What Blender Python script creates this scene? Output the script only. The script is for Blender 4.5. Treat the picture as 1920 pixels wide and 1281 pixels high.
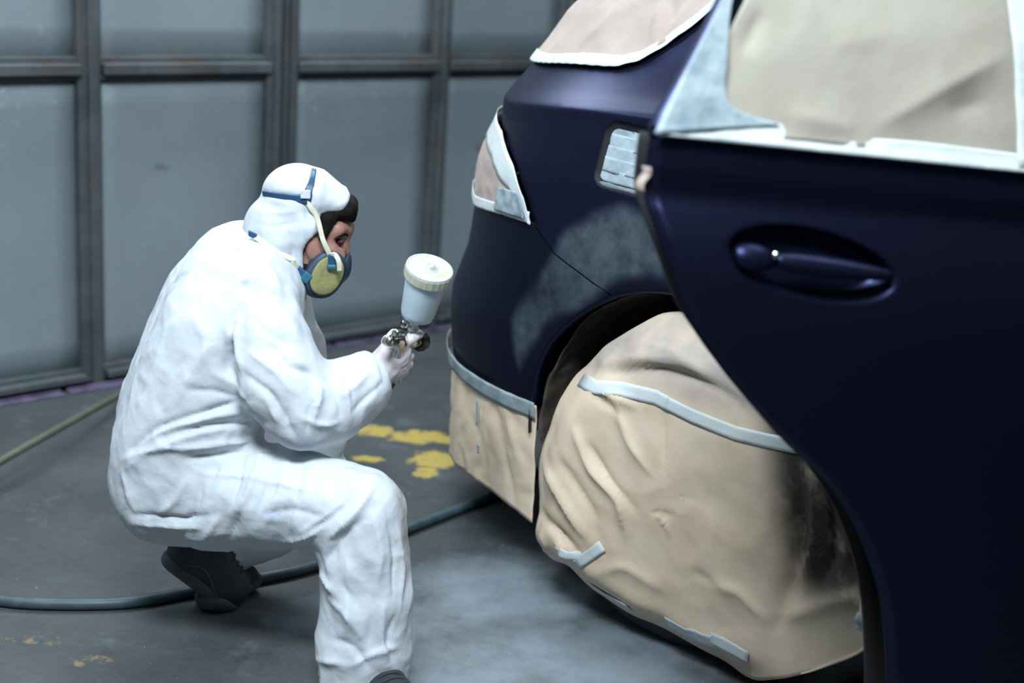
import bpy, bmesh, math, random
import numpy as np
from mathutils import Vector, Matrix, noise
from mathutils.bvhtree import BVHTree

random.seed(4)
for o in list(bpy.data.objects):
    bpy.data.objects.remove(o, do_unlink=True)
SC = bpy.context.scene
COL = SC.collection

# ------------------------------------------------------------------ camera
CAM_H, PITCH, ROLL, FPX = 1.5, 15.5, 3.8, 2667.0
CX, CY = 960.0, 640.5
_p, _r = math.radians(PITCH), math.radians(ROLL)
_fw = np.array([0, math.cos(_p), -math.sin(_p)])
_r0 = np.array([1., 0, 0]); _d0 = -np.array([0, math.sin(_p), math.cos(_p)])
_R = math.cos(_r) * _r0 - math.sin(_r) * _d0
_D = math.sin(_r) * _r0 + math.cos(_r) * _d0
_o = np.array([0, 0, CAM_H])
cam_d = bpy.data.cameras.new('camera'); cam = bpy.data.objects.new('camera', cam_d); COL.objects.link(cam)
cam.matrix_world = Matrix(((_R[0], -_D[0], -_fw[0], _o[0]), (_R[1], -_D[1], -_fw[1], _o[1]),
                           (_R[2], -_D[2], -_fw[2], _o[2]), (0, 0, 0, 1)))
cam_d.sensor_width = 36; cam_d.lens = FPX / 1920 * 36
cam_d.clip_start = .05; cam_d.clip_end = 60
cam_d.dof.use_dof = True; cam_d.dof.focus_distance = 3.02; cam_d.dof.aperture_fstop = 1.8
SC.camera = cam

# ------------------------------------------------------------------ world, lights, exposure
wd = bpy.data.worlds.new('world'); SC.world = wd; wd.use_nodes = True
wd.node_tree.nodes['Background'].inputs[0].default_value = (.55, .68, .85, 1)
wd.node_tree.nodes['Background'].inputs[1].default_value = .05
def area(name, loc, size, sy, power, target=None, col=(.80, .92, 1.0), rot=None):
    l = bpy.data.lights.new(name, 'AREA'); l.shape = 'RECTANGLE'; l.size = size; l.size_y = sy
    l.energy = power; l.color = col
    o = bpy.data.objects.new(name, l); COL.objects.link(o); o.location = loc
    d = Vector(target) - Vector(loc) if target else Vector((0, 0, -1))
    q = d.to_track_quat('-Z', 'Y')
    if rot is not None:      # tube runs along the wall
        z = -d.normalized(); x = Vector((math.cos(math.radians(rot)), math.sin(math.radians(rot)), 0)); x = (x - z * x.dot(z)).normalized(); y = z.cross(x)
        q = Matrix(((x.x, y.x, z.x), (x.y, y.y, z.y), (x.z, y.z, z.z))).to_quaternion()
    o.rotation_euler = q.to_euler()
    return o
area('ceiling_lamp_light', (-2.80, 2.60, 3.55), 1.6, .45, 46, (-1.9, 1.9, .0), rot=44)
area('shoulder_fill_light', (-1.17, 4.52, 2.85), 2.2, .35, 52, (-.75, 3.5, .4), rot=44)  # added, unseen strip light over the gate, brightens the car's shoulder
area('ceiling_lamp_light', (-.20, 5.10, 3.55), 1.6, .45, 40, (.3, 4.4, .0), rot=44)
area('ceiling_lamp_light', (1.6, 2.6, 3.6), 1.6, .5, 40)
area('ceiling_lamp_light', (-.32, .85, 3.1), 1.3, .5, 175, (-.20, 1.9, 0))
SC.view_settings.view_transform = 'Standard'
SC.view_settings.look = 'None'
SC.view_settings.gamma = 1.0
SC.view_settings.use_curve_mapping = False
SC.view_settings.exposure = 0.05

# ------------------------------------------------------------------ helpers
def ray(x, y): return _fw + _R * ((x - CX) / FPX) + _D * ((y - CY) / FPX)
def px(x, y, Y):
    d = ray(x, y); return _o + d * (Y / d[1])
def pz(x, y, z):
    d = ray(x, y); return _o + d * ((z - CAM_H) / d[2])
def mpp(x, y, Y): return Y / ray(x, y)[1] / FPX
def ss(a, b, x):
    x = np.clip((np.asarray(x, float) - a) / (b - a), 0, 1); return x * x * (3 - 2 * x)
def smooth_interp(x, xs, ys):
    xs = np.asarray(xs, float); ys = np.asarray(ys, float); x = np.clip(np.asarray(x, float), xs[0], xs[-1])
    h = np.diff(xs); d = np.diff(ys) / h; m = np.zeros_like(ys)
    m[0], m[-1] = d[0], d[-1]
    for i in range(1, len(xs) - 1):
        m[i] = 0 if d[i - 1] * d[i] <= 0 else 2 * d[i - 1] * d[i] / (d[i - 1] + d[i])
    k = np.clip(np.searchsorted(xs, x, 'right') - 1, 0, len(xs) - 2)
    t = (x - xs[k]) / h[k]
    return ((2*t**3 - 3*t**2 + 1) * ys[k] + (t**3 - 2*t**2 + t) * h[k] * m[k] + (-2*t**3 + 3*t**2) * ys[k + 1] + (t**3 - t**2) * h[k] * m[k + 1])

def wloc(o):
    v = np.zeros(3)
    while o is not None:
        v = v + np.array(o.location); o = o.parent
    return v
def setp(o, label=None, cat=None, group=None, kind=None):
    if label: o['label'] = label
    if cat: o['category'] = cat
    if group: o['group'] = group
    if kind: o['kind'] = kind
    return o
def empty(name, loc, label=None, cat=None, group=None, kind=None):
    o = bpy.data.objects.new(name, None); COL.objects.link(o); o.location = Vector(loc)
    o.empty_display_size = .1
    return setp(o, label, cat, group, kind)
def mk(name, V, F, mat, parent=None, smooth=True, label=None, cat=None, kind=None, group=None, base=None):
    """V are world coordinates."""
    V = np.asarray(V, float).reshape(-1, 3)
    if parent is not None:
        org = wloc(parent)
    else:
        org = np.array(base) if base is not None else np.array([(V[:, 0].min() + V[:, 0].max()) / 2, (V[:, 1].min() + V[:, 1].max()) / 2, V[:, 2].min()])
    me = bpy.data.meshes.new(name)
    if isinstance(F, np.ndarray):
        n = F.shape[1]
        me.vertices.add(len(V)); me.vertices.foreach_set('co', (V - org).astype(np.float32).ravel())
        me.loops.add(F.size); me.loops.foreach_set('vertex_index', F.astype(np.int32).ravel())
        me.polygons.add(len(F)); me.polygons.foreach_set('loop_start', np.arange(0, F.size, n, dtype=np.int32))
        me.polygons.foreach_set('loop_total', np.full(len(F), n, np.int32))
        me.update(calc_edges=True); me.validate()
    else:
        me.from_pydata((V - org).tolist(), [], [list(map(int, f)) for f in F])
    me.polygons.foreach_set('use_smooth', np.full(len(me.polygons), smooth))
    if mat is not None: me.materials.append(mat)
    o = bpy.data.objects.new(name, me); COL.objects.link(o)
    if parent is not None: o.parent = parent
    else: o.location = Vector(org)
    return setp(o, label, cat, group, kind)
def attr(o, name, vals):
    a = o.data.attributes.new(name, 'FLOAT', 'POINT'); a.data.foreach_set('value', np.asarray(vals, np.float32))

def gridF(nu, nv, cu=False, cv=False):
    i = np.arange(nu if cu else nu - 1); j = np.arange(nv if cv else nv - 1)
    I, J = np.meshgrid(i, j, indexing='ij'); I2 = (I + 1) % nu; J2 = (J + 1) % nv
    return np.stack([I * nv + J, I2 * nv + J, I2 * nv + J2, I * nv + J2], -1).reshape(-1, 4)
def join(parts):
    V, F, n = [], [], 0
    for v, f in parts:
        v = np.asarray(v, float).reshape(-1, 3); V.append(v)
        F += [[int(i) + n for i in q] for q in f]; n += len(v)
    return np.concatenate(V), F
def vnormals(V, F):
    N = np.zeros_like(V)
    for k in range(F.shape[1] - 2):
        a, b, c = V[F[:, 0]], V[F[:, k + 1]], V[F[:, k + 2]]
        fn = np.cross(b - a, c - a)
        for q in (F[:, 0], F[:, k + 1], F[:, k + 2]): np.add.at(N, q, fn)
    return N / (np.linalg.norm(N, axis=1, keepdims=True) + 1e-12)
def solid(V, F, th, N=None):
    """sheet (grid quads) -> closed thin solid"""
    V = np.asarray(V, float); F = np.asarray(F)
    if N is None: N = vnormals(V, F)
    n = len(V); V2 = np.concatenate([V, V - N * th])
    E = {}
    for q in F:
        for a, b in zip(q, np.roll(q, -1)):
            E[(int(a), int(b))] = 1
    side = [[b, a, a + n, b + n] for (a, b) in E if (b, a) not in E]
    return V2, np.concatenate([F, F[:, ::-1] + n, np.array(side, int).reshape(-1, 4)])
def box(c, s, ax=None):
    c = np.array(c, float); s = np.array(s, float) / 2
    ax = np.eye(3) if ax is None else np.array(ax, float)
    V = [c + ax[0] * s[0] * i + ax[1] * s[1] * j + ax[2] * s[2] * k for i in (-1, 1) for j in (-1, 1) for k in (-1, 1)]
    F = [[0, 1, 3, 2], [4, 6, 7, 5], [0, 4, 5, 1], [2, 3, 7, 6], [0, 2, 6, 4], [1, 5, 7, 3]]
    return np.array(V), F
def bbox_bevel(c, s, ax=None, b=.004):
    """bevelled box"""
    bm = bmesh.new(); V, F = box((0, 0, 0), s)
    vs = [bm.verts.new(v) for v in V]; [bm.faces.new([vs[i] for i in f]) for f in F]
    bmesh.ops.recalc_face_normals(bm, faces=bm.faces)
    bmesh.ops.bevel(bm, geom=bm.edges[:], offset=b, segments=2, affect='EDGES', profile=.5)
    bm.verts.index_update()
    P = np.array([v.co[:] for v in bm.verts]); Fc = [[v.index for v in f.verts] for f in bm.faces]; bm.free()
    ax = np.eye(3) if ax is None else np.array(ax, float)
    return np.array(c) + P @ ax, Fc
def spline(P, n):
    P = np.asarray(P, float); m = len(P)
    Q = np.concatenate([[2 * P[0] - P[1]], P, [2 * P[-1] - P[-2]]])
    out = []
    for s in np.linspace(0, m - 1 - 1e-6, n):
        i = int(s); t = s - i; a, b, c, d = Q[i], Q[i + 1], Q[i + 2], Q[i + 3]
        out.append(.5 * ((2 * b) + (c - a) * t + (2*a - 5*b + 4*c - d) * t*t + (3*b - a - 3*c + d) * t**3))
    return np.array(out)
def tube(P, r, seg=10, cap=True):
    P = np.asarray(P, float); n = len(P); r = np.broadcast_to(np.asarray(r, float), (n,))
    T = np.gradient(P, axis=0); T /= np.linalg.norm(T, axis=1, keepdims=True)
    up = np.array([0, 0, 1.]) if abs(T[0, 2]) < .9 else np.array([1., 0, 0])
    V = []
    u = np.cross(T[0], up); u /= np.linalg.norm(u)
    for i in range(n):
        u = u - T[i] * (u @ T[i]); u /= np.linalg.norm(u); v = np.cross(T[i], u)
        for k in range(seg):
            a = 2 * math.pi * k / seg; V.append(P[i] + r[i] * (math.cos(a) * u + math.sin(a) * v))
    F = gridF(n, seg, False, True).tolist()
    if cap: F += [list(range(seg))[::-1], list(range((n - 1) * seg, n * seg))]
    return np.array(V), F
def frame_from(axis, hint=(0, 0, 1)):
    z = np.array(axis, float); z /= np.linalg.norm(z); h = np.array(hint, float)
    if abs(z @ h) > .95: h = np.array([1., 0, 0])
    x = np.cross(h, z); x /= np.linalg.norm(x); return x, np.cross(z, x), z
def lathe(c, axis, prof, seg=32, rfun=None):
    x, y, z = frame_from(axis); c = np.array(c, float); V = []
    for (r, h) in prof:
        for k in range(seg):
            a = 2 * math.pi * k / seg; rr = r * (rfun(a, h) if rfun else 1)
            V.append(c + z * h + rr * (math.cos(a) * x + math.sin(a) * y))
    F = gridF(len(prof), seg, False, True).tolist()
    F += [list(range(seg))[::-1], list(range((len(prof) - 1) * seg, len(prof) * seg))]
    return np.array(V), F

# ---- signed distance modelling
class Grid:
    def __init__(s, lo, hi, h):
        s.lo = np.array(lo, float); s.h = h
        n = np.ceil((np.array(hi) - s.lo) / h).astype(int) + 1
        ax = [np.float32(s.lo[i]) + np.float32(h) * np.arange(n[i], dtype=np.float32) for i in range(3)]
        s.X, s.Y, s.Z = np.meshgrid(*ax, indexing='ij', copy=False)
        s.n = n
    def cone(s, a, b, ra, rb, flat=None):
        a = np.asarray(a, np.float32); b = np.asarray(b, np.float32); ba = b - a
        px_, py_, pz_ = s.X - a[0], s.Y - a[1], s.Z - a[2]
        L = float(ba @ ba) + 1e-9
        t = np.clip((px_ * ba[0] + py_ * ba[1] + pz_ * ba[2]) / L, 0, 1)
        return np.sqrt((px_ - t * ba[0])**2 + (py_ - t * ba[1])**2 + (pz_ - t * ba[2])**2) - (ra + (rb - ra) * t)
    def ell(s, c, r, ax=None):
        c = np.asarray(c, np.float32); p = [s.X - c[0], s.Y - c[1], s.Z - c[2]]
        if ax is not None:
            ax = np.asarray(ax, np.float32)
            p = [p[0] * a[0] + p[1] * a[1] + p[2] * a[2] for a in ax]
        k0 = np.sqrt(sum((p[i] / r[i])**2 for i in range(3))); k1 = np.sqrt(sum((p[i] / r[i]**2)**2 for i in range(3)))
        return k0 * (k0 - 1) / (k1 + 1e-6)
    def plane(s, c, n):
        n = np.asarray(n, np.float32) / np.linalg.norm(n)
        return (s.X - c[0]) * n[0] + (s.Y - c[1]) * n[1] + (s.Z - c[2]) * n[2]
    def mesh(s, G):
        G = G.astype(np.float32); I = G < 0; n = G.shape
        def sh(A, d): return A[d[0]:n[0] - 1 + d[0], d[1]:n[1] - 1 + d[1], d[2]:n[2] - 1 + d[2]]
        cs = [(i, j, k) for i in (0, 1) for j in (0, 1) for k in (0, 1)]
        cnt = np.zeros((n[0] - 1, n[1] - 1, n[2] - 1), np.int8)
        for d in cs: cnt += sh(I, d)
        act = (cnt > 0) & (cnt < 8); idx = np.full(act.shape, -1, np.int32); idx[act] = np.arange(act.sum())
        ijk = np.argwhere(act); pos = np.zeros((len(ijk), 3)); num = np.zeros(len(ijk))
        for a in cs:
            for q in range(3):
                if a[q] == 0:
                    b = list(a); b[q] = 1
                    ga = sh(G, a)[act]; gb = sh(G, b)[act]; cr = (ga < 0) != (gb < 0)
                    t = np.where(cr, ga / np.where(cr, ga - gb, 1), 0)
                    pp = np.tile(np.array(a, float), (len(ijk), 1)); pp[:, q] = t
                    pos += pp * cr[:, None]; num += cr
        V = s.lo + s.h * (ijk + pos / num[:, None])
        F = []
        for q in range(3):
            e = [(1, 2), (2, 0), (0, 1)][q]
            sl0 = [slice(None)] * 3; sl1 = [slice(None)] * 3; sl0[q] = slice(0, -1); sl1[q] = slice(1, None)
            A, B = I[tuple(sl0)], I[tuple(sl1)]
            ed = np.argwhere(A != B)
            if not len(ed): continue
            ok = np.all([(ed[:, e[0]] > 0), (ed[:, e[1]] > 0), (ed[:, e[0]] < n[e[0]] - 1), (ed[:, e[1]] < n[e[1]] - 1)], axis=0); ed = ed[ok]
            fl = A[tuple(ed.T)]
            def cell(d1, d2):
                k = ed.copy(); k[:, e[0]] += d1; k[:, e[1]] += d2; return idx[tuple(k.T)]
            Q = np.stack([cell(-1, -1), cell(0, -1), cell(0, 0), cell(-1, 0)], 1)
            Q[~fl] = Q[~fl][:, ::-1]; F.append(Q)
        return V, np.concatenate(F)
def smin(a, b, k):
    h = np.maximum(k - np.abs(a - b), 0) / k; return np.minimum(a, b) - h * h * k * .25
def smax(a, b, k): return -smin(-a, -b, k)
def bvh_of(V, F): return BVHTree.FromPolygons([Vector(v) for v in V], [list(map(int, f)) for f in F])
def hit(bvh, x, y):
    d = Vector(ray(x, y)).normalized(); h = bvh.ray_cast(Vector(_o), d)
    return (np.array(h[0]), np.array(h[1])) if h[0] is not None else (None, None)
def dense_px(L, step=10):
    out = []
    for (a, b) in zip(L[:-1], L[1:]):
        n = max(1, int(math.hypot(b[0] - a[0], b[1] - a[1]) / step))
        out += [(a[0] + (b[0] - a[0]) * i / n, a[1] + (b[1] - a[1]) * i / n) for i in range(n)]
    return out + [L[-1]]
def fold(V, N, bvh, folds):
    """push ridges (amp>0) and creases (amp<0) of cloth or paper into a mesh; each runs along a line on the surface"""
    D = np.zeros(len(V))
    for (L, amp, wd) in folds:
        P = [hit(bvh, *q)[0] for q in dense_px(L, 8)]; P = [p for p in P if p is not None]
        if len(P) < 3: continue
        P = np.array(P)
        for _ in range(3): P[1:-1] = .25 * P[:-2] + .5 * P[1:-1] + .25 * P[2:]
        lo, hi = P.min(0) - 3 * wd, P.max(0) + 3 * wd
        m = np.where(np.all((V > lo) & (V < hi), axis=1))[0]
        if not len(m): continue
        A, Bq = P[:-1], P[1:] - P[:-1]; W_ = V[m][:, None, :] - A[None]
        t = np.clip((W_ * Bq[None]).sum(-1) / ((Bq**2).sum(-1) + 1e-9)[None], 0, 1)
        d2 = ((W_ - t[..., None] * Bq[None])**2).sum(-1); k = d2.argmin(1); r_ = np.arange(len(m)); d = np.sqrt(d2[r_, k])
        e = np.sin(np.clip((k + t[r_, k] + .35) / (len(P) - .3), 0, 1) * math.pi)**.6
        D[m] += amp * e * np.exp(-(d / wd)**1.25)
    return V + N * D[:, None]
def nz(V, s, seed=0):
    off = Vector((seed * 7.3, seed * 3.1, seed * 5.7))
    return np.array([noise.noise(Vector(v) * s + off) for v in V])
def tape(name, bvh, L, wd, mat, parent, off=.0022, step=12, wrap=True, **k):
    """strip of tape laid on a surface"""
    P, N = [], []
    for q in dense_px(L, step):
        p, n = hit(bvh, *q)
        if n is not None and n @ ray(*q) > 0: n = -n
        if p is None:
            h = bvh.find_nearest(Vector(px(q[0], q[1], P[-1][1] if P else 2.95))); p, n = np.array(h[0]), np.array(h[1])
            if P and np.linalg.norm(p - P[-1]) > .03: continue
            if n @ ray(*q) > 0: n = -n
        P.append(p); N.append(n)
    return tape3(name, P, N, wd, mat, parent, bvh if wrap else None, off, **k)
def tape3(name, P, N, wd, mat, parent, bvh=None, off=.0022, th=.0012, **k):
    P = np.array(P); N = np.array(N); T = np.gradient(P, axis=0); T /= np.linalg.norm(T, axis=1, keepdims=True)
    wd = np.broadcast_to(np.asarray(wd, float), (len(P),))
    S = np.cross(N, T); S /= np.linalg.norm(S, axis=1, keepdims=True)
    V = []
    for i in range(len(P)):
        for j in (-.5, -.25, 0, .25, .5):
            p = P[i] + S[i] * wd[i] * j; n = N[i]
            if bvh is not None:
                h = bvh.find_nearest(Vector(p))
                if h[0] is not None:
                    n2 = np.array(h[1]); p = np.array(h[0]); n = n2 if n2 @ n > 0 else -n2
            V.append(p + n * off)
    V2, F2 = solid(V, gridF(len(P), 5), th)
    return mk(name, V2, F2, mat, parent, **k)

# ------------------------------------------------------------------ materials
def pm(name, base, rough=.5, metal=0., c2=None, vs=6., lo=.4, hi=.65, bump=None, rv=0., spec=.5, sss=0., coat=0., stretch=None, trans=0.):
    m = bpy.data.materials.new(name); m.use_nodes = True; nt = m.node_tree; N = nt.nodes; L = nt.links
    b = N['Principled BSDF']; b.inputs['Base Color'].default_value = (*base, 1); b.inputs['Roughness'].default_value = rough
    b.inputs['Metallic'].default_value = metal; b.inputs['Specular IOR Level'].default_value = spec
    if coat: b.inputs['Coat Weight'].default_value = coat; b.inputs['Coat Roughness'].default_value = .2
    if trans: b.inputs['Transmission Weight'].default_value = trans
    if sss:
        b.inputs['Subsurface Weight'].default_value = sss; b.inputs['Subsurface Radius'].default_value = (.02, .012, .008); b.inputs['Subsurface Scale'].default_value = .3
    tc = N.new('ShaderNodeTexCoord'); src = tc.outputs['Object']
    if stretch:
        mp = N.new('ShaderNodeMapping'); mp.inputs['Scale'].default_value = stretch; L.new(src, mp.inputs[0]); src = mp.outputs[0]
    m['src'] = 1
    if c2 is not None:
        n = N.new('ShaderNodeTexNoise'); n.inputs['Scale'].default_value = vs; n.inputs['Detail'].default_value = 8; n.inputs['Roughness'].default_value = .62
        L.new(src, n.inputs['Vector'])
        r = N.new('ShaderNodeMapRange'); r.inputs[1].default_value = lo; r.inputs[2].default_value = hi; L.new(n.outputs['Fac'], r.inputs[0])
        mx = N.new('ShaderNodeMix'); mx.data_type = 'RGBA'; mx.inputs[6].default_value = (*base, 1); mx.inputs[7].default_value = (*c2, 1)
        L.new(r.outputs[0], mx.inputs[0]); L.new(mx.outputs[2], b.inputs['Base Color'])
        if rv:
            r2 = N.new('ShaderNodeMapRange'); r2.inputs[3].default_value = rough - rv; r2.inputs[4].default_value = rough + rv
            L.new(r.outputs[0], r2.inputs[0]); L.new(r2.outputs[0], b.inputs['Roughness'])
    if bump:
        prev = None
        for (sc, dist, st) in (bump if isinstance(bump, list) else [bump]):
            n = N.new('ShaderNodeTexNoise'); n.inputs['Scale'].default_value = sc; n.inputs['Detail'].default_value = 5
            L.new(src, n.inputs['Vector'])
            bp = N.new('ShaderNodeBump'); bp.inputs['Strength'].default_value = st; bp.inputs['Distance'].default_value = dist
            L.new(n.outputs['Fac'], bp.inputs['Height'])
            if prev: L.new(prev, bp.inputs['Normal'])
            prev = bp.outputs[0]
        L.new(prev, b.inputs['Normal'])
    return m
def nodes_of(m): return m.node_tree.nodes, m.node_tree.links, m.node_tree.nodes['Principled BSDF']
def over(m, fac, col, rough=None):
    """mix a second colour over the base colour of m by the socket fac"""
    N, L, b = nodes_of(m); mx = N.new('ShaderNodeMix'); mx.data_type = 'RGBA'
    inp = b.inputs['Base Color']
    if inp.links: L.new(inp.links[0].from_socket, mx.inputs[6])
    else: mx.inputs[6].default_value = inp.default_value[:]
    mx.inputs[7].default_value = (*col, 1); L.new(fac, mx.inputs[0]); L.new(mx.outputs[2], inp)
    if rough is not None:
        r = N.new('ShaderNodeMapRange'); r.inputs[3].default_value = b.inputs['Roughness'].default_value; r.inputs[4].default_value = rough
        L.new(fac, r.inputs[0]); L.new(r.outputs[0], b.inputs['Roughness'])
def noise_fac(m, scale, lo, hi, detail=8, coord='Object', rough=.6):
    N, L, b = nodes_of(m); tc = N.new('ShaderNodeTexCoord'); n = N.new('ShaderNodeTexNoise')
    n.inputs['Scale'].default_value = scale; n.inputs['Detail'].default_value = detail; n.inputs['Roughness'].default_value = rough
    L.new(tc.outputs[coord], n.inputs['Vector']); r = N.new('ShaderNodeMapRange'); r.inputs[1].default_value = lo; r.inputs[2].default_value = hi
    L.new(n.outputs['Fac'], r.inputs[0]); return r.outputs[0]
def blob_fac(m, c, r0, r1, sc=(1, 1, 1)):
    """1 inside a soft ellipsoid round c (object space), 0 outside"""
    N, L, b = nodes_of(m); tc = N.new('ShaderNodeTexCoord'); mp = N.new('ShaderNodeMapping'); mp.vector_type = 'TEXTURE'
    mp.inputs['Location'].default_value = c; mp.inputs['Scale'].default_value = sc
    L.new(tc.outputs['Object'], mp.inputs[0]); ln = N.new('ShaderNodeVectorMath'); ln.operation = 'LENGTH'; L.new(mp.outputs[0], ln.inputs[0])
    r = N.new('ShaderNodeMapRange'); r.inputs[1].default_value = r1; r.inputs[2].default_value = r0; L.new(ln.outputs['Value'], r.inputs[0]); return r.outputs[0]
def mul(m, a, b_):
    N, L, b = nodes_of(m); x = N.new('ShaderNodeMath'); x.operation = 'MULTIPLY'; L.new(a, x.inputs[0])
    if hasattr(b_, 'is_output'): L.new(b_, x.inputs[1])
    else: x.inputs[1].default_value = b_
    return x.outputs[0]
def attr_fac(m, name):
    N, L, b = nodes_of(m); a = N.new('ShaderNodeAttribute'); a.attribute_name = name; return a.outputs['Fac']

M_suit = pm('white_nonwoven', (.60, .635, .67), .75, c2=(.55, .59, .635), vs=4, bump=[(26, .006, .30), (160, .001, .2)], sss=.0)
def creases(m, sc, dist, st):
    N, L, b = nodes_of(m); tc = N.new('ShaderNodeTexCoord'); n = N.new('ShaderNodeTexNoise'); n.inputs['Scale'].default_value = sc * .5
    L.new(tc.outputs['Object'], n.inputs['Vector']); ad = N.new('ShaderNodeVectorMath'); ad.operation = 'MULTIPLY_ADD'; L.new(n.outputs['Color'], ad.inputs[0]); ad.inputs[1].default_value = (1.6 / sc,) * 3; L.new(tc.outputs['Object'], ad.inputs[2])
    v = N.new('ShaderNodeTexVoronoi'); v.feature = 'SMOOTH_F1'; v.inputs['Scale'].default_value = sc; v.inputs['Smoothness'].default_value = .25; L.new(ad.outputs[0], v.inputs['Vector'])
    bp = N.new('ShaderNodeBump'); bp.inputs['Strength'].default_value = st; bp.inputs['Distance'].default_value = dist; L.new(v.outputs['Distance'], bp.inputs['Height'])
    src = b.inputs['Normal'].links[0].from_socket if b.inputs['Normal'].links else None
    if src: L.new(src, bp.inputs['Normal'])
    L.new(bp.outputs[0], b.inputs['Normal'])
creases(M_suit, 15, .008, .5); creases(M_suit, 34, .003, .4)
M_glove = pm('pale_latex', (.62, .56, .58), .5, c2=(.55, .49, .52), vs=25, bump=(60, .002, .3))
M_skin = pm('skin', (.34, .18, .135), .5, c2=(.29, .14, .105), vs=18, bump=(120, .001, .2))
M_hair = pm('dark_hair', (.007, .005, .0045), .8, spec=.15, bump=(140, .002, .4), stretch=(1, 1, .3))
M_eye = pm('eye', (.05, .03, .025), .2)
M_mask = pm('blue_grey_rubber', (.028, .046, .080), .45, c2=(.040, .065, .105), vs=30)
M_blue = pm('blue_plastic', (.018, .070, .150), .4)
M_teal = pm('teal_plastic', (.025, .13, .19), .4)
M_filter = pm('yellow_filter', (.31, .30, .12), .85, c2=(.25, .24, .10), vs=40, bump=[(60, .003, .6), (220, .001, .4)])
M_strap = pm('cream_strap', (.62, .60, .44), .8, c2=(.70, .68, .56), vs=60, bump=(200, .001, .3))
M_shoe = pm('black_suede', (.020, .023, .030), .75, c2=(.034, .039, .048), vs=30, bump=(180, .001, .4))
M_sole = pm('dark_grey_sole', (.055, .062, .072), .75, c2=(.09, .10, .11), vs=40, bump=(120, .001, .4))
M_lace = pm('dark_lace', (.03, .03, .04), .8)
M_cup = pm('milky_plastic', (.55, .66, .74), .35, c2=(.62, .72, .79), vs=12, sss=.3)
M_lid = pm('milky_lid', (.46, .50, .50), .4, c2=(.42, .43, .33), vs=14, lo=.45, hi=.7)
M_ring = pm('cream_ring', (.50, .50, .40), .55, c2=(.40, .39, .28), vs=60)
M_metal = pm('worn_chrome', (.62, .60, .56), .25, 1., c2=(.34, .32, .29), vs=60, rv=.1)
M_dmetal = pm('dark_metal', (.10, .085, .07), .35, .9, c2=(.05, .045, .04), vs=40)
M_paint = pm('indigo_base_coat', (.0175, .0200, .0500), .40, .88, bump=(900, .0003, .06), spec=.35)
M_paintm = M_paint
M_gap = pm('shut_line', (.004, .004, .006), .7)
M_rubber = pm('tyre_rubber', (.02, .021, .023), .8, c2=(.05, .052, .056), vs=9, bump=(120, .001, .4))
M_dark = pm('dark_underbody', (.008, .008, .009), .85)
M_lampred = pm('red_lens', (.35, .01, .01), .15)
M_glass = pm('dark_glass', (.02, .025, .03), .05)
M_paper = pm('kraft_paper', (.64, .50, .36), .72, c2=(.72, .585, .44), vs=5, bump=[(14, .006, .35), (90, .001, .25)])
M_paper2 = pm('pinkish_kraft_paper', (.42, .33, .29), .72, c2=(.48, .385, .34), vs=6, bump=[(14, .006, .35), (90, .001, .25)])
M_paper3 = pm('pale_kraft_paper', (.34, .305, .25), .75, c2=(.39, .355, .30), vs=4, bump=[(9, .008, .4), (90, .001, .2)])
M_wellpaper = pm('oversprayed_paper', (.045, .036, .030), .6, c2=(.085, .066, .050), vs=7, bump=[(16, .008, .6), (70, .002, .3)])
M_tape = pm('white_masking_tape', (.62, .66, .655), .6, c2=(.53, .58, .585), vs=9, bump=[(45, .003, .45), (200, .001, .3)])
M_tapeb = pm('oversprayed_tape', (.34, .41, .435), .55, c2=(.16, .22, .26), vs=16, lo=.42, hi=.7, bump=[(45, .003, .5), (200, .001, .3)])
M_tapeg = pm('grey_oversprayed_tape', (.28, .34, .38), .5, c2=(.40, .47, .52), vs=18, bump=[(50, .004, .7)])
M_hose = pm('blue_grey_hose', (.04, .07, .085), .5, c2=(.075, .115, .13), vs=14)
M_ghose = pm('green_hose', (.075, .088, .060), .6, c2=(.105, .12, .085), vs=20)
M_bhose = pm('black_hose', (.015, .012, .012), .5, c2=(.04, .03, .025), vs=30)
M_conn = pm('pale_coupling', (.60, .63, .66), .4)
M_panel = pm('grey_sheet_steel', (.255, .308, .340), .62, .1, c2=(.315, .372, .405), vs=1.7, lo=.3, hi=.7, rv=.06, bump=[(3, .006, .3), (70, .0005, .15)])
M_frame = pm('painted_angle_iron', (.075, .090, .098), .6, .2, c2=(.125, .138, .145), vs=7, bump=(60, .001, .3))
M_track = pm('violet_floor_track', (.27, .22, .36), .4, .3, c2=(.11, .095, .14), vs=9, lo=.45, hi=.62)
M_concrete = pm('concrete', (.040, .046, .048), .6, c2=(.068, .076, .079), vs=2.3, lo=.3, hi=.7, rv=.08, bump=[(5, .004, .2), (60, .0015, .35)])
M_wall = pm('grey_wall', (.16, .18, .20), .8, c2=(.2, .22, .24), vs=2)
M_ceil = pm('ceiling_paint', (.3, .33, .36), .9)
creases(M_paper, 8, .012, .55); creases(M_paper2, 9, .012, .5); creases(M_paper3, 5, .015, .4); creases(M_wellpaper, 12, .015, .8)
# rust on the steel, dust specks on the sheets
over(M_frame, mul(M_frame, noise_fac(M_frame, 3.2, .52, .68), .75), (.105, .070, .050))
over(M_panel, mul(M_panel, noise_fac(M_panel, 38, .61, .68, 3), mul(M_panel, noise_fac(M_panel, 2.1, .48, .60), .5)), (.52, .57, .60))
over(M_panel, mul(M_panel, noise_fac(M_panel, 9, .70, .74), .5), (.10, .085, .07))
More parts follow.
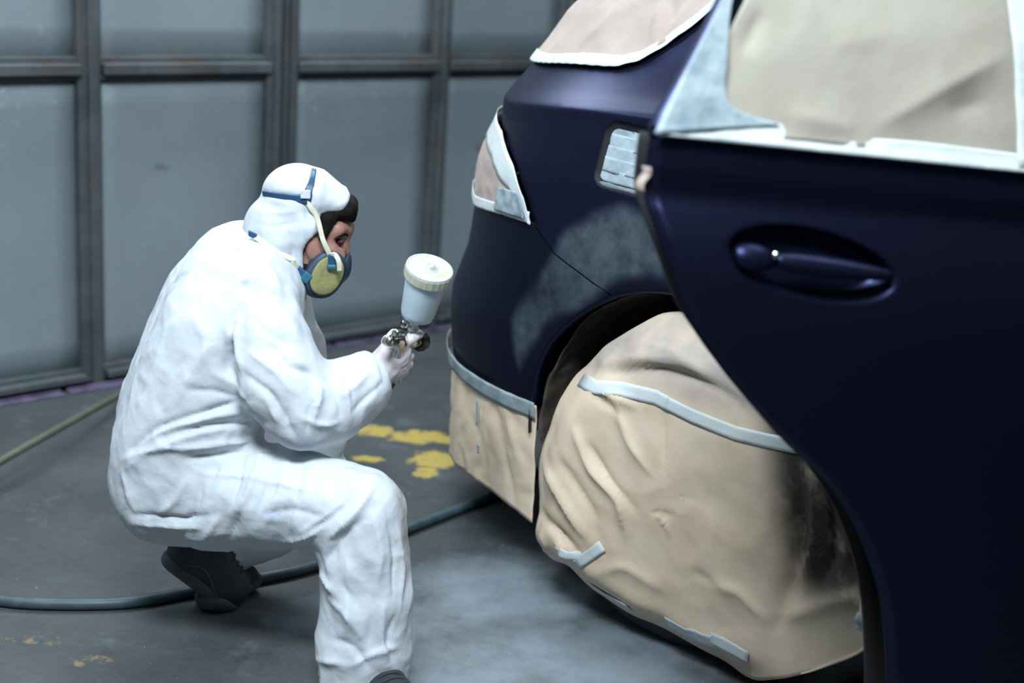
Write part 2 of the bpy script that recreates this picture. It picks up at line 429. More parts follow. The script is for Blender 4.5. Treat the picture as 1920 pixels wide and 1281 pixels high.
# floor stains
over(M_concrete, mul(M_concrete, noise_fac(M_concrete, 70, .42, .70, 6, rough=.75), .45), (.088, .097, .100))
over(M_concrete, mul(M_concrete, noise_fac(M_concrete, 24, .55, .68, 8, rough=.7), .5), (.035, .038, .038))
over(M_concrete, mul(M_concrete, noise_fac(M_concrete, 1.1, .45, .72, 10, rough=.7), .7), (.030, .033, .034))
over(M_concrete, mul(M_concrete, noise_fac(M_concrete, 60, .68, .73, 4), mul(M_concrete, noise_fac(M_concrete, 5, .45, .6), .6)), (.42, .45, .46))
# yellow worn line on the floor and pale primer dust next to the car
def floor_patch(cs, sc, thr, col, amt, nscale, soft=.09):
    N, L, b = nodes_of(M_concrete)
    f = None
    for c, s in zip(cs, sc):
        g = blob_fac(M_concrete, (c[0], c[1], 0), .3, 1.0, (s[0], s[1], 1))
        if f is None: f = g
        else:
            mx = N.new('ShaderNodeMath'); mx.operation = 'MAXIMUM'; L.new(f, mx.inputs[0]); L.new(g, mx.inputs[1]); f = mx.outputs[0]
    n = noise_fac(M_concrete, nscale, 0, 1, 9, rough=.68)
    ad = N.new('ShaderNodeMath'); ad.operation = 'MULTIPLY_ADD'; L.new(f, ad.inputs[0]); ad.inputs[1].default_value = .5; L.new(n, ad.inputs[2])
    r = N.new('ShaderNodeMapRange'); r.inputs[1].default_value = thr; r.inputs[2].default_value = thr + soft; L.new(ad.outputs[0], r.inputs[0])
    over(M_concrete, mul(M_concrete, r.outputs[0], amt), col)
ye = [pz(x, y, 0) for x, y in ((700, 808), (790, 820), (820, 862), (690, 860), (800, 885))]
floor_patch(ye, [(.13, .10), (.20, .11), (.15, .13), (.09, .05), (.08, .08)], .80, (.50, .36, .07), .85, 20, .12)
du = [pz(x, y, 0) for x, y in ((960, 1110), (1120, 1230), (890, 1250), (700, 1160))]
floor_patch(du, [(.36, .32), (.42, .30), (.3, .2), (.3, .16)], .56, (.25, .295, .335), .72, 7, .5)
ru = [pz(x, y, 0) for x, y in ((170, 1240), (60, 1200))]
floor_patch(ru, [(.12, .07), (.15, .05)], .98, (.30, .21, .08), .6, 22)

# ------------------------------------------------------------------ room shell
K = 1.5 / 1.3
WA = math.radians(44); WU = np.array([math.cos(WA), math.sin(WA), 0]); WM = np.array([math.sin(WA), -math.cos(WA), 0]); UZ = np.array([0, 0, 1.])
WP = np.array([-.835, 4.272, 0]) * K
WAX = np.array([WU, WM, UZ])
def wp(t, m, z): return WP + WU * t + WM * m + UZ * z
def wbox(t0, t1, m0, m1, z0, z1): return box(wp((t0 + t1) / 2, (m0 + m1) / 2, (z0 + z1) / 2), (t1 - t0, m1 - m0, z1 - z0), WAX)
T0, T1, M1, ZC = -5.2, 4.6, 7.6, 3.75
V, F = wbox(T0, T1, -.4, M1, -.1, 0); mk('floor', V, F, M_concrete, smooth=False, kind='structure', base=(0, 0, 0), label='worn grey concrete floor with yellow paint traces', cat='floor')
V, F = wbox(T0, T1, -.3, -.12, 0, ZC); mk('wall_back', V, F, M_wall, smooth=False, kind='structure', label='dark grey wall behind the steel gate leaves', cat='wall')
V, F = wbox(T0 - .15, T0, -.3, M1, 0, ZC); mk('wall_left', V, F, M_wall, smooth=False, kind='structure', label='plain grey side wall left of the frame', cat='wall')
V, F = wbox(T1, T1 + .15, -.3, M1, 0, ZC); mk('wall_right', V, F, M_wall, smooth=False, kind='structure', label='plain grey side wall right of the frame', cat='wall')
V, F = wbox(T0, T1, M1, M1 + .15, 0, ZC); mk('wall_front', V, F, M_wall, smooth=False, kind='structure', label='plain grey wall behind the viewer', cat='wall')
V, F = wbox(T0, T1, -.3, M1, ZC, ZC + .1); mk('ceiling', V, F, M_ceil, smooth=False, kind='structure', label='grey painted workshop ceiling', cat='ceiling')
# steel gate leaves: posts, rails, sheet panels
leaf_edges = [(-2.365, -1.135), (-1.125, .108), (.12, 1.35), (1.362, 2.6)]
leaf_lab = ['steel gate leaf left of the frame edge', 'grey steel gate leaf behind the crouching painter, left of the dark seam',
            'grey steel gate leaf right of the dark seam, beside the car', 'steel gate leaf hidden behind the car roof']
zr = [(.014, .056), (.875, .938), (1.77, 1.83), (2.66, 2.72)]
for li, (a, b) in enumerate(leaf_edges):
    a *= K; b *= K; mid = a + (b - a) * (.497 if li != 2 else .508); ew = .045 * K; mw = .066 * K if li == 1 else .053 * K
    rt = empty('door_%d' % (li + 1), wp((a + b) / 2, 0, 0), leaf_lab[li], 'gate', kind='structure')
    top = zr[-1][1] * K
    for (p0, p1) in ((a, a + ew), (mid - mw / 2, mid + mw / 2), (b - ew, b)):
        V, F = join([bbox_bevel(wp((p0 + p1) / 2, -.012, (top + .014 * K) / 2), (p1 - p0, .05, top - .014 * K), WAX, .004),
                     bbox_bevel(wp((p0 + p1) / 2 + .006, .022, (top + .014 * K) / 2), ((p1 - p0) * .45, .022, top - .014 * K), WAX, .003)])
        mk('post', V, F, M_frame, rt, smooth=False)
    for bi, (p0, p1) in enumerate(((a + ew, mid - mw / 2), (mid + mw / 2, b - ew))):
        for (z0, z1) in zr:
            z0 *= K; z1 *= K; zm = (z0 + z1) / 2; h = z1 - z0
            V, F = join([bbox_bevel(wp((p0 + p1) / 2, -.012, zm), (p1 - p0, .040, h), WAX, .003),
                         bbox_bevel(wp((p0 + p1) / 2, .022, zm - h * .02), (p1 - p0, .036, h * .48), WAX, .004)])
            mk('rail', V, F, M_frame, rt, smooth=False)
        for k in range(3):
            z0, z1 = zr[k][1] * K, zr[k + 1][0] * K
            U, Z = np.meshgrid(np.linspace(p0 - .004, p1 + .004, 9), np.linspace(z0 - .004, z1 + .004, 11), indexing='ij')
            e = np.sin(np.pi * np.linspace(0, 1, 9))[:, None] * np.sin(np.pi * np.linspace(0, 1, 11))[None]
            bul = e * (.010 * np.sin(3 * U + 2 * Z + li + k) + .004 * np.sin(9 * U - 6 * Z + k))
            V = np.array([wp(u, -.022 + q, z) for u, q, z in zip(U.ravel(), bul.ravel(), Z.ravel())])
            V, F = solid(V, gridF(9, 11), .003); mk('panel', V, F, M_panel, rt)
# track strip on the floor in front of the gates
tr = empty('trim_1', wp(0, .035, 0), 'violet tinted steel track on the floor along the gate', 'track', kind='structure')
for (a, b) in ((-3.2, -.52 * K - .12), (-.52 * K - .10, .36), (.38, 1.5), (1.52, 3.0)):
    V, F = join([bbox_bevel(wp((a + b) / 2, .032, .008), (b - a, .007, .014), WAX, .002), bbox_bevel(wp((a + b) / 2, .058, .006), (b - a, .006, .010), WAX, .002)])
    mk('rail', V, F, M_track, tr, smooth=False)

# ------------------------------------------------------------------ car
CA = math.radians(36); CF = np.array([math.cos(CA), -math.sin(CA), 0]); CL = np.array([math.sin(CA), math.cos(CA), 0]); CO = np.array([.378, 2.477, 0])
def cw(p):
    p = np.asarray(p, float); return K * (CO + p[..., 0:1] * CF + p[..., 1:2] * CL + p[..., 2:3] * UZ)
YS = np.array([[.30,.06],[.38,.035],[.45,.02],[.6,0],[.75,-.012],[.85,-.008],[.95,.008],[1.0,.0175],[1.016,.0205],[1.0195,.0235],[1.03,.037],[1.05,.062],[1.08,.090],[1.12,.118],[1.2,.160],[1.3,.215],[1.4,.30],[1.44,.42]])
XR = np.array([(.2,-.97),(0.3,-0.988),(0.35,-0.981),(0.42,-0.985),(0.5,-0.986),(0.55,-0.978),(0.6,-0.952),(0.65,-0.926),(0.7,-0.912),(0.75,-0.904),(0.8,-0.901),(0.85,-0.894),(0.9,-0.882),(0.95,-0.86),(0.98,-0.85),(1.0,-0.849),(1.018,-0.848),(1.03,-0.845),(1.05,-0.837),(1.08,-0.816),(1.12,-0.791),(1.16,-0.765),(1.2,-0.737),(1.3,-0.637),(1.44,-0.417)])
XS, CM, YC = -.12, 2.7, .87
def S(t, ze, off=0.):
    """point on the car's side at plan parameter t and height ze (car units), pushed out by off"""
    t = np.asarray(t, float); ze = np.asarray(ze, float); t, ze = np.broadcast_arrays(t, ze)
    def raw(t, ze):
        y0 = smooth_interp(ze, YS[:, 0], YS[:, 1]); xr = np.interp(ze, XR[:, 0], XR[:, 1])
        an = np.clip(-t, 0, 1) * np.pi / 2
        x = np.where(t >= 0, XS + t, XS - (XS - xr) * np.sin(an)**(2 / CM))
        y = np.where(t >= 0, y0, y0 + (YC - y0) * (1 - np.cos(an)**(2 / CM)))
        z = ze - .028 * ss(0, .5, -t) * ss(.75, 1.0, ze)
        return np.stack([x, y, z], -1)
    P = raw(t, ze)
    if np.any(off != 0):
        e = 2e-3; du = raw(t + e, ze) - raw(t - e, ze); dv = raw(t, ze + e) - raw(t, ze - e)
        n = np.cross(du, dv); n /= np.linalg.norm(n, axis=-1, keepdims=True) + 1e-12
        P = P + n * np.asarray(off)[..., None] if np.ndim(off) else P + n * off
    return P
def tx(x): return x - XS           # plan parameter for x on the straight side
def t_of_x(x, z):
    tt = np.linspace(-.9, 1.5, 4000); X = S(tt, np.full_like(tt, z))[:, 0]; return np.interp(x, X, tt)
AC, AR = (-.095, .375), .335
def arch(x): return AC[1] + np.sqrt(np.maximum(AR**2 - (x - AC[0])**2, 0))
def xof(t): return S(t, np.full_like(np.asarray(t, float), .6))[..., 0]
JOINT = np.array([(-.75,.772),(-.501,.772),(-.46,.759),(-.286,.775),(-.197,.776),(-.172,.753),(-.147,.732),(-.095,.706),(-.047,.677)])
LTOP = np.array([(-.75,.985),(-.501,.977),(-.384,.951),(-.282,.89),(-.224,.823),(-.197,.776)])
def lampbot(t): return np.interp(t, JOINT[:, 0], JOINT[:, 1])
def lamptop(t): return np.interp(t, LTOP[:, 0], LTOP[:, 1])
def patch(ts, zlo, zhi, nzv, off=0.):
    ts = np.asarray(ts, float); lo = np.asarray(zlo, float); hi = np.asarray(zhi, float)
    k = np.linspace(0, 1, nzv); Z = lo[:, None] + (hi - lo)[:, None] * k[None]; Tm = np.repeat(ts[:, None], nzv, 1)
    return S(Tm, Z, off).reshape(-1, 3), gridF(len(ts), nzv), Tm.ravel(), Z.ravel()

car = empty('car', cw([.2, .87, 0]), 'dark indigo car with rear door ajar, masked with brown paper and white tape for respraying', 'car')
PATCHV = []
# quarter panel
FLAP = dict(x0=-.302, x1=-.125, z0=.872, z1=.996)
def flap_sd(x, z):
    """rounded, slightly skewed fuel flap outline; negative inside"""
    zc = z + .10 * (x + .2) * 0 ; cx, cz = (FLAP['x0'] + FLAP['x1']) / 2 + .10 * (z - .93), (FLAP['z0'] + FLAP['z1']) / 2 - .06 * (x + .2)
    dx = np.abs(x - cx) - (.0885 - .026); dz = np.abs(zc - cz) - (.060 - .026)
    return np.hypot(np.maximum(dx, 0), np.maximum(dz, 0)) + np.minimum(np.maximum(dx, dz), 0) - .026
def primer(x, z):
    """scuffed primer area left by sanding, irregular outline"""
    poly = [(-.50,.50),(-.505,.568),(-.463,.621),(-.427,.685),(-.384,.737),(-.36,.779),(-.324,.811),(-.301,.836),(-.239,.85),(-.176,.846),(0.0,.84),(.05,.74),(-.163,.735),(-.224,.700),(-.298,.650),(-.392,.585),(-.451,.52),(-.48,.455)]
    P = np.array(poly); d = np.full(x.shape, 9.); ins = np.zeros(x.shape, bool)
    for i in range(len(P)):
        a, b = P[i], P[(i + 1) % len(P)]; ab = b - a
        t = np.clip(((x - a[0]) * ab[0] + (z - a[1]) * ab[1]) / (ab @ ab), 0, 1)
        d = np.minimum(d, np.hypot(x - a[0] - t * ab[0], z - a[1] - t * ab[1]))
        c = ((a[1] > z) != (b[1] > z)) & (x < (b[0] - a[0]) * (z - a[1]) / (b[1] - a[1] + 1e-12) + a[0]); ins ^= c
    return np.where(ins, d, -d)
def body_part(name, pieces, mat, parent=None, mirror=False, th=.004, **kw):
    Vs, Fs, At = [], [], []; n = 0
    for (V, F) in pieces:
        Vs.append(V); Fs.append(F + n); n += len(V)
        if mirror:
            V2 = V.copy(); V2[:, 1] = 2 * YC - V2[:, 1]; Vs.append(V2); Fs.append(F[:, ::-1] + n); n += len(V)
    V = np.concatenate(Vs); F = np.concatenate(Fs)
    o = mk(name, cw(V), F, mat, parent or car, **kw)
    attr(o, 'primer', ss(-.012, .02, primer(V[:, 0], V[:, 2]) + .006 * np.sin(V[:, 0] * 31 + V[:, 2] * 17)))
    return o
tq = np.concatenate([np.linspace(-.5, -.2, 60), np.linspace(-.197, -.0, 90), np.linspace(.002, .076, 20)])
zlo = np.where(tq < -.197, lamptop(tq), np.where(tq < -.047, np.interp(tq, JOINT[:, 0], JOINT[:, 1]), arch(xof(tq))))
V1, F1, Ta, Za = patch(tq, zlo + .0015, np.full(len(tq), 1.44), 210)
sd = flap_sd(V1[:, 0], V1[:, 2]); side = Ta > -.2
V1[:, 1] += np.where(side, .011 * ss(.001, -.003, sd), 0)
# strip between arch and door cut, and pillar in front of the window line
tb = np.linspace(.076, .40, 50); xb = xof(tb)
dl = np.interp(xb, [-.043,-.045,-.042,-.028,-.012,.02,.086,.178,.27,.30], [1.05,1.0,.95,.9,.86,.785,.70,.606,.531,.50])
V2, F2, _, _ = patch(tb, np.minimum(arch(xb), dl - .004), dl, 12)
tc_ = np.linspace(.076, .30, 20); xc = xof(tc_)
wl = np.interp(xc, [-.044, -.005, .028, .055, .12, .18], [1.055, 1.125, 1.19, 1.245, 1.37, 1.43])
V3, F3, _, _ = patch(tc_, wl, np.full(len(tc_), 1.44), 20)
quarter = body_part('quarter_panel', [(V1, F1), (V2, F2), (V3, F3)], M_paint)
# mirrored far side
Vm = V1[:: 1].copy(); Vm[:, 1] = 2 * YC - Vm[:, 1]; body_part('quarter_panel', [(Vm, F1[:, ::-1])], M_paint)
# bumper
tbm = np.concatenate([np.linspace(-1, -.55, 30), np.linspace(-.54, -.18, 70), np.linspace(-.178, -.047, 60)])
zb0 = np.full(len(tbm), .385); m_ = tbm > -.17; zb0[m_] = np.maximum(.385, arch(xof(tbm[m_]))); zb0[tbm > -.166] = np.maximum(zb0[tbm > -.166], arch(xof(tbm[tbm > -.166])))
zb1 = np.maximum(lampbot(tbm) - .0015, zb0 + .001)
V, F, _, _ = patch(tbm, zb0, zb1, 60); body_part('rear_bumper', [(V, F)], M_paint, mirror=True)
# dark seam between bumper and quarter panel / lamp, pale filler highlight comes from its edge
ts = np.linspace(-.6, -.047, 120); V, F, _, _ = patch(ts, lampbot(ts) - .003, lampbot(ts) + .004, 4, -.004); mk('shut_line', cw(V), F, M_gap, car)
# tail lamps and tailgate
tl = np.linspace(-.75, -.24, 70); V, F, _, _ = patch(tl, lampbot(tl) + .004, lamptop(tl) - .022, 20, -.003); body_part('tail_lamp', [(V, F)], M_lampred)
V2 = V.copy(); V2[:, 1] = 2 * YC - V2[:, 1]; body_part('tail_lamp', [(V2, F[:, ::-1])], M_lampred)
tg = np.linspace(-1, -.502, 50); V, F, _, _ = patch(tg, np.where(tg > -.75, lamptop(tg) + .002, .772), np.full(50, 1.44), 60); body_part('tailgate', [(V, F)], M_paint, mirror=True)
# roof
XX, YY = np.meshgrid(np.linspace(-.40, 1.9, 24), np.linspace(.42, 1.32, 14), indexing='ij')
ZZ = 1.44 + .05 * (1 - ((YY - .87) / .45)**2) * ss(-.45, .2, XX); V = np.stack([XX, YY, ZZ], -1).reshape(-1, 3); mk('roof', cw(V), gridF(24, 14), M_paint, car)
# arch flange, liner, underbody, inner side, sill, front door
e1 = S(tbm[tbm > -.170], zb0[tbm > -.170]); e2 = S(tq[tq > -.047], (zlo + .0015)[tq > -.047]); e3 = S(tb, np.minimum(arch(xb), dl - .004))
EG = np.concatenate([e1, e2, e3[1:]]); V = []
for p in EG:
    rd = np.array([AC[0] - p[0], 0, AC[1] - p[2]]); rd /= np.linalg.norm(rd) + 1e-9
    for (a_, y_) in ((-.003, -.0012), (.003, .0), (.006, .004), (.007, .012), (.004, .035)): V.append(p + rd * a_ + np.array([0, y_, 0]))
mk('arch_flange', cw(np.array(V)), gridF(len(EG), 5), M_paint, car)
V = [(AC[0] + (AR + .012) * math.cos(a), y, AC[1] + (AR + .012) * math.sin(a)) for a in np.linspace(math.radians(-4), math.radians(186), 50) for y in (.04, .15, .3, .42)]
mk('wheel_arch_liner', cw(V), gridF(50, 4), M_dark, car)
V, F = join([box((1.05, .87, .33), (1.5, 1.5, .14)), box((-.3, .87, .40), (.7, 1.0, .1)), box((-.1, .56, .68), (.7, .2, .4))]); mk('underbody', cw(V), F, M_dark, car, smooth=False)
V, F = join([bbox_bevel((.98, .16, .66), (1.45, .02, .74), None, .006), bbox_bevel((.98, .09, .25), (1.40, .14, .12), None, .02)]); mk('door_aperture', cw(V), F, M_dark, car, smooth=False)
tf = np.linspace(tx(.89), tx(1.9), 30); V, F, _, _ = patch(tf, np.full(30, .30), np.full(30, 1.04), 40, .006); body_part('front_door', [(V, F)], M_paint)
# scuffed primer in the paint: lighter, dull
N_, L_, b_ = nodes_of(M_paint)
pf = mul(M_paint, attr_fac(M_paint, 'primer'), noise_fac(M_paint, 7, .25, .62, 10, rough=.7))
over(M_paint, pf, (.060, .082, .098), .7)
rr = N_.new('ShaderNodeMapRange'); rr.inputs[3].default_value = .88; rr.inputs[4].default_value = 0; L_.new(pf, rr.inputs[0]); L_.new(rr.outputs[0], b_.inputs['Metallic'])

# wheel
WC = np.array([-.09, 0.0, .315]); WR = .315
def wheel(cx, y0, name='tyre'):
    prof = [(.20, .19), (.285, .205), (.308, .19), (.315, .165), (.3155, .10), (.315, .04), (.308, .015), (.285, -.002), (.24, -.004), (.205, .006), (.20, .02)]
    V, F = lathe(cw(np.array([cx, y0, WR])), CL, [(r * K, h * K) for r, h in prof], 72, lambda a, h: 1 + (.004 * (1 if int(a / (2 * math.pi) * 72) % 2 else 0) if .03 * K < h < .18 * K else 0))
    ty = mk(name, V, F, M_rubber, car)
    V, F = lathe(cw(np.array([cx, y0 + .02, WR])), CL, [(.02 * K, 0), (.06 * K, 0), (.08 * K, .02 * K), (.17 * K, .015 * K), (.198 * K, 0), (.202 * K, .1 * K)], 40); mk('rim', V, F, M_metal, ty)
    return ty
wheel(WC[0] + .02, 0.02); wheel(WC[0] + .02, 1.50)

# rear door, standing open
DPH = math.radians(52); DH = np.array([.732, 0, 0]); DD = np.array([-math.cos(DPH), -math.sin(DPH), 0]); DN = np.array([math.sin(DPH), -math.cos(DPH), 0])
DPROF = np.array([(.15,-.014),(.3,.0),(.45,.013),(.6,.024),(.75,.034),(.84,.036),(.90,.033),(.95,.023),(.985,.009),(1.0,.001),(1.008,-.001),(1.045,.006),(1.083,.006),(1.10,.0),(1.24,-.028),(1.45,-.09)])
def dp(p, z, off=0.):
    """point on the door: p from hinge to free edge, z measured from the falling belt line"""
    p = np.asarray(p, float); z = np.asarray(z, float); o = smooth_interp(z, DPROF[:, 0], DPROF[:, 1]) + off
    return DH + p[..., None] * DD + o[..., None] * DN + (z - .0672 * (.843 - p))[..., None] * UZ
DEDGE = np.array([(.15,.352),(.19,.359),(.298,.38),(.431,.418),(.548,.48),(.621,.541),(.697,.633),(.785,.723),(.863,.786),(.926,.815),(.960,.829),(1.001,.842),(1.049,.845),(1.083,.843)])
zs = np.concatenate([np.linspace(.15, .84, 70), np.linspace(.845, 1.02, 60), np.linspace(1.024, 1.083, 22)]); npz = 170
pe = smooth_interp(zs, DEDGE[:, 0], DEDGE[:, 1]); kk = np.linspace(0, 1, npz)
Pm = pe[:, None] * kk[None]; Zm = np.repeat(zs[:, None], npz, 1)
def recess(p, z):
    x = (p - .607); y = z - (.934 + .13 * x); x = x + .2 * y
    e = np.sqrt((x / .123)**2 + (y / .046)**2); return ss(1.03, .80, e)
edge_roll = -.012 * ss(.015, 0, (pe[:, None] - Pm))
V = dp(Pm, Zm, -.034 * recess(Pm, Zm) + edge_roll).reshape(-1, 3)
Vs_, Fs_ = solid(cw(V), gridF(len(zs), npz), .012)
door = mk('rear_door', Vs_, Fs_, M_paint, car); attr(door, 'primer', np.zeros(len(Vs_)))
Vi = dp(Pm[::4, ::8] * .985, Zm[::4, ::8], -.09).reshape(-1, 3); Vi_, Fi_ = solid(cw(Vi), gridF(*Pm[::4, ::8].shape), .01)
mk('inner_panel', Vi_, Fi_, M_dark, door)
# handle: fixed cap and grip, hollow behind
def loft_handle(p0, p1, zf, hf, name):
    V = []
    ps = np.linspace(p0, p1, 22)
    for i, p in enumerate(ps):
        s = i / 21; e = math.sin(math.pi * min(max(s, .03), .97))**.25; h = hf(s) * e; dpth = .013 * e
        for k in range(14):
            a = 2 * math.pi * k / 14; V.append(dp(np.array(p), np.array(zf(p) + h * math.sin(a)), .004 + dpth * math.cos(a)))
    F = gridF(22, 14, False, True).tolist() + [list(range(14)), list(range(21 * 14, 22 * 14))[::-1]]
    o = mk(name, cw(np.array(V)), F, M_paint, door); attr(o, 'primer', np.zeros(len(V))); return o
zfh = lambda p: .935 + .045 * (p - .607)
loft_handle(.724, .672, zfh, lambda s: .018, 'handle_cap')
loft_handle(.667, .495, zfh, lambda s: .0160 - .005 * s, 'door_handle')
V, F = lathe(cw(dp(np.array(.671), np.array(.946), .015)), cw(DN) - cw(np.zeros(3)), [(.001, .004), (.0045, .004), (.005, 0)], 14); mk('lock_cylinder', V, F, M_metal, door)
# window frame of the door
zf = np.linspace(1.083, 1.45, 30)
def frame_left(z): return np.interp(z, [1.083, 1.093, 1.153, 1.21, 1.259, 1.293, 1.45], [.843, .843, .808, .778, .753, .736, .65])
Vf = []
for z in zf:
    for q in (0, .01, .04, .05): Vf.append(dp(frame_left(z) - np.array(q), np.array(z), -.004))
Vf_, Ff_ = solid(cw(np.array(Vf)), gridF(len(zf), 4), -.02); mk('window_frame', Vf_, Ff_, M_paint, door)
V = cw(np.array([dp(np.array(p), np.array(z), o) for p in (.30, .25) for z in (1.08, 1.45) for o in (-.002, -.03)])); mk('window_frame', V, [[0,1,3,2],[4,6,7,5],[0,4,5,1],[2,3,7,6],[0,2,6,4],[1,5,7,3]], M_paint, door, smooth=False)
V = np.array([dp(np.minimum(np.array(p), frame_left(z) - .01), np.array(z), -.020) for p in np.linspace(.27, .82, 12) for z in np.linspace(1.083, 1.45, 10)])
V_, F_ = solid(cw(V), gridF(12, 10), .005); mk('window_glass', V_, F_, M_glass, door)

# ------------------------------------------------------------------ masking paper and tape on the car
def crumple(V, N, sc, amp, seed):
    a = 1 - 2 * np.abs(nz(V, sc, seed)); b = nz(V, sc * .45, seed + 3); c = 1 - 2 * np.abs(nz(V, sc * 2.3, seed + 5))
    return V + N * (amp * (.55 * a + .9 * b + .22 * c))[:, None]
def sheet(name, V, nu, nv, mat, parent=None, cr=None, th=.0012, folds=None, closed=False, **kw):
    V = np.asarray(V, float).reshape(-1, 3); F = gridF(nu, nv, closed); N = vnormals(V, F)
    if cr: V = crumple(V, N, *cr)
    if folds: V = fold(V, vnormals(V, F), bvh_of(V, F), folds)
    V2, F2 = solid(V, F, th)
    return mk(name, V2, F2, mat, parent, **kw), V, F
# rear window paper, taped along its lower edge
WIN = np.array([(-.95,1.085),(-.5,1.09),(-.289,1.092),(-.147,1.090),(-.101,1.104),(-.076,1.128),(-.042,1.173),(-.011,1.23),(.03,1.305),(.08,1.40),(.10,1.43)])
def winlo(t): return smooth_interp(t, WIN[:, 0], WIN[:, 1])
tw = np.concatenate([np.linspace(-.95, -.3, 50), np.linspace(-.29, .06, 80)])
rtw = empty('masking_paper', cw(np.array([-.35, .3, 1.08])), 'brown paper masking the rear window above the trunk shoulder, white tape border', 'paper')
lo = winlo(tw) + .012; k = np.linspace(0, 1, 50); Z = lo[:, None] + (1.437 - lo)[:, None] * k[None]
V = cw(S(np.repeat(tw[:, None], 50, 1), Z, .007)).reshape(-1, 3)
sheet('paper', V, len(tw), 50, M_paper2, rtw, (9, .004, 1), folds=[([(1240, 5), (1228, 60), (1222, 80)], .010, .010), ([(1262, 0), (1262, 35)], -.008, .008), ([(1150, 20), (1080, 95)], .004, .012), ([(1290, 10), (1260, 55)], .008, .008)])
def band(ts, zl, zh, off, n=6): 
    zl, zh = np.broadcast_to(zl, ts.shape), np.broadcast_to(zh, ts.shape); k = np.linspace(0, 1, n); Z = zl[:, None] + (zh - zl)[:, None] * k[None]
    return cw(S(np.repeat(ts[:, None], n, 1), Z, off)).reshape(-1, 3)
# the tape's width lies square to its edge
ta = np.linspace(-.9, .055, 150); E0 = np.stack([xof(ta), winlo(ta)], 1); tg_ = np.gradient(E0, axis=0); tg_ /= np.linalg.norm(tg_, axis=1, keepdims=True)
V = []
for i, t in enumerate(ta):
    for j, q in enumerate(np.linspace(0, 1, 6)):
        wdt = .021 + .002 * math.sin(i * .13); dx, dz = -tg_[i, 1] * wdt * q, tg_[i, 0] * wdt * q
        t2 = np.interp(E0[i, 0] + dx, E0[:, 0], ta) if E0[i, 0] + dx > E0[0, 0] else ta[0]
        V.append(S(t2, winlo(t) + dz, .0105 + .001 * math.sin(i * 1.3)))
sheet('masking_tape', cw(np.array(V)), 150, 6, M_tape, rtw, (30, .0016, 3))
# tail lamp paper
rtl = empty('masking_paper', cw(np.array([-.6, .1, .77])), 'crumpled brown paper over the tail lamp, edged with white tape', 'paper')
tl = np.linspace(-.72, -.205, 60); zl, zh = lampbot(tl) + .012, np.maximum(lamptop(tl) - .012, lampbot(tl) + .014); k = np.linspace(0, 1, 24)
V = cw(S(np.repeat(tl[:, None], 24, 1), zl[:, None] + (zh - zl)[:, None] * k[None], .006)).reshape(-1, 3)
sheet('paper', V, 60, 24, M_paper2, rtl, (20, .005, 6))
tt = np.linspace(-.72, -.199, 60); sheet('masking_tape', band(tt, np.maximum(lamptop(tt) - .045 * ss(-.2, -.32, tt) - .016, lampbot(tt) + .001), lamptop(tt) + .002, .010), 60, 6, M_tape, rtl, (34, .002, 8))
tt = np.linspace(-.72, -.205, 60); sheet('masking_tape', band(tt, lampbot(tt) + .003, lampbot(tt) + .026, .009), 60, 6, M_tape, rtl, (34, .0018, 9))
tt = np.linspace(-.31, -.212, 24); sheet('masking_tape', band(tt, lampbot(tt) + .010, np.maximum(np.minimum(lamptop(tt) - .010, lampbot(tt) + .06), lampbot(tt) + .012), .012, 14), 24, 14, M_tapeb, rtl, (26, .007, 10))
# fuel flap: overlapping strips of tape
rtf = empty('masking_tape', cw(np.array([-.21, 0, .87])), 'overlapping strips of silvery tape covering the fuel flap behind the door edge', 'tape')
strips = [(.966, .990, .0035, M_tapeb), (.945, .972, .005, M_tapeg), (.924, .950, .0062, M_tapeg), (.902, .929, .0074, M_tapeg), (.884, .907, .0066, M_tapeg), (.873, .889, .0045, M_tapeb)]
for si, (z0, z1, of, mt) in enumerate(strips):
    xs_ = np.linspace(-.31, -.11, 60); rows = []
    for x in xs_:
        zz = np.linspace(z0, z1, 7); t = t_of_x(x, .93)
        rows.append((x, zz - .06 * (x + .2)))
    V = np.array([[*(S(t_of_x(x, .93), z)[:2] + np.array([0, .009 - of])), z] for x, zz in rows for z in zz])
    sdv = flap_sd(V[:, 0], V[:, 2]).reshape(60, 7)
    # trim to the flap outline by pulling the ends in
    Vg = V.reshape(60, 7, 3)
    for j in range(7):
        ins = np.where(sdv[:, j] < -.009)[0]
        if len(ins):
            a, b = ins[0], ins[-1]; q = Vg[a:b + 1, j].copy(); idx = np.linspace(0, len(q) - 1, 60)
            for c_ in range(3): Vg[:, j, c_] = np.interp(idx, np.arange(len(q)), q[:, c_])
        else: Vg[:, j] = Vg[:, max(j - 1, 0)]
    sheet('tape_strip', cw(Vg.reshape(-1, 3)), 60, 7, mt, rtf, (38, .0022, 20 + si))
ring = []
for a in np.linspace(0, 2 * math.pi, 120, endpoint=False):
    c_ = np.array([-.2135, .934]); d_ = np.array([math.cos(a), math.sin(a)]); r_s = np.linspace(.02, .14, 400)
    sdr = flap_sd(c_[0] + d_[0] * r_s, c_[1] + d_[1] * r_s)
    for lev, dy in ((.0015, -.0012), (-.002, .004), (-.011, .0055)):
        rr_ = np.interp(lev, sdr, r_s); x_, z_ = c_ + d_ * rr_; ring.append((x_, float(S(t_of_x(x_, .93), z_)[1]) + dy, z_))
mk('shut_line', cw(np.array(ring)), gridF(120, 3, True), M_gap, car)
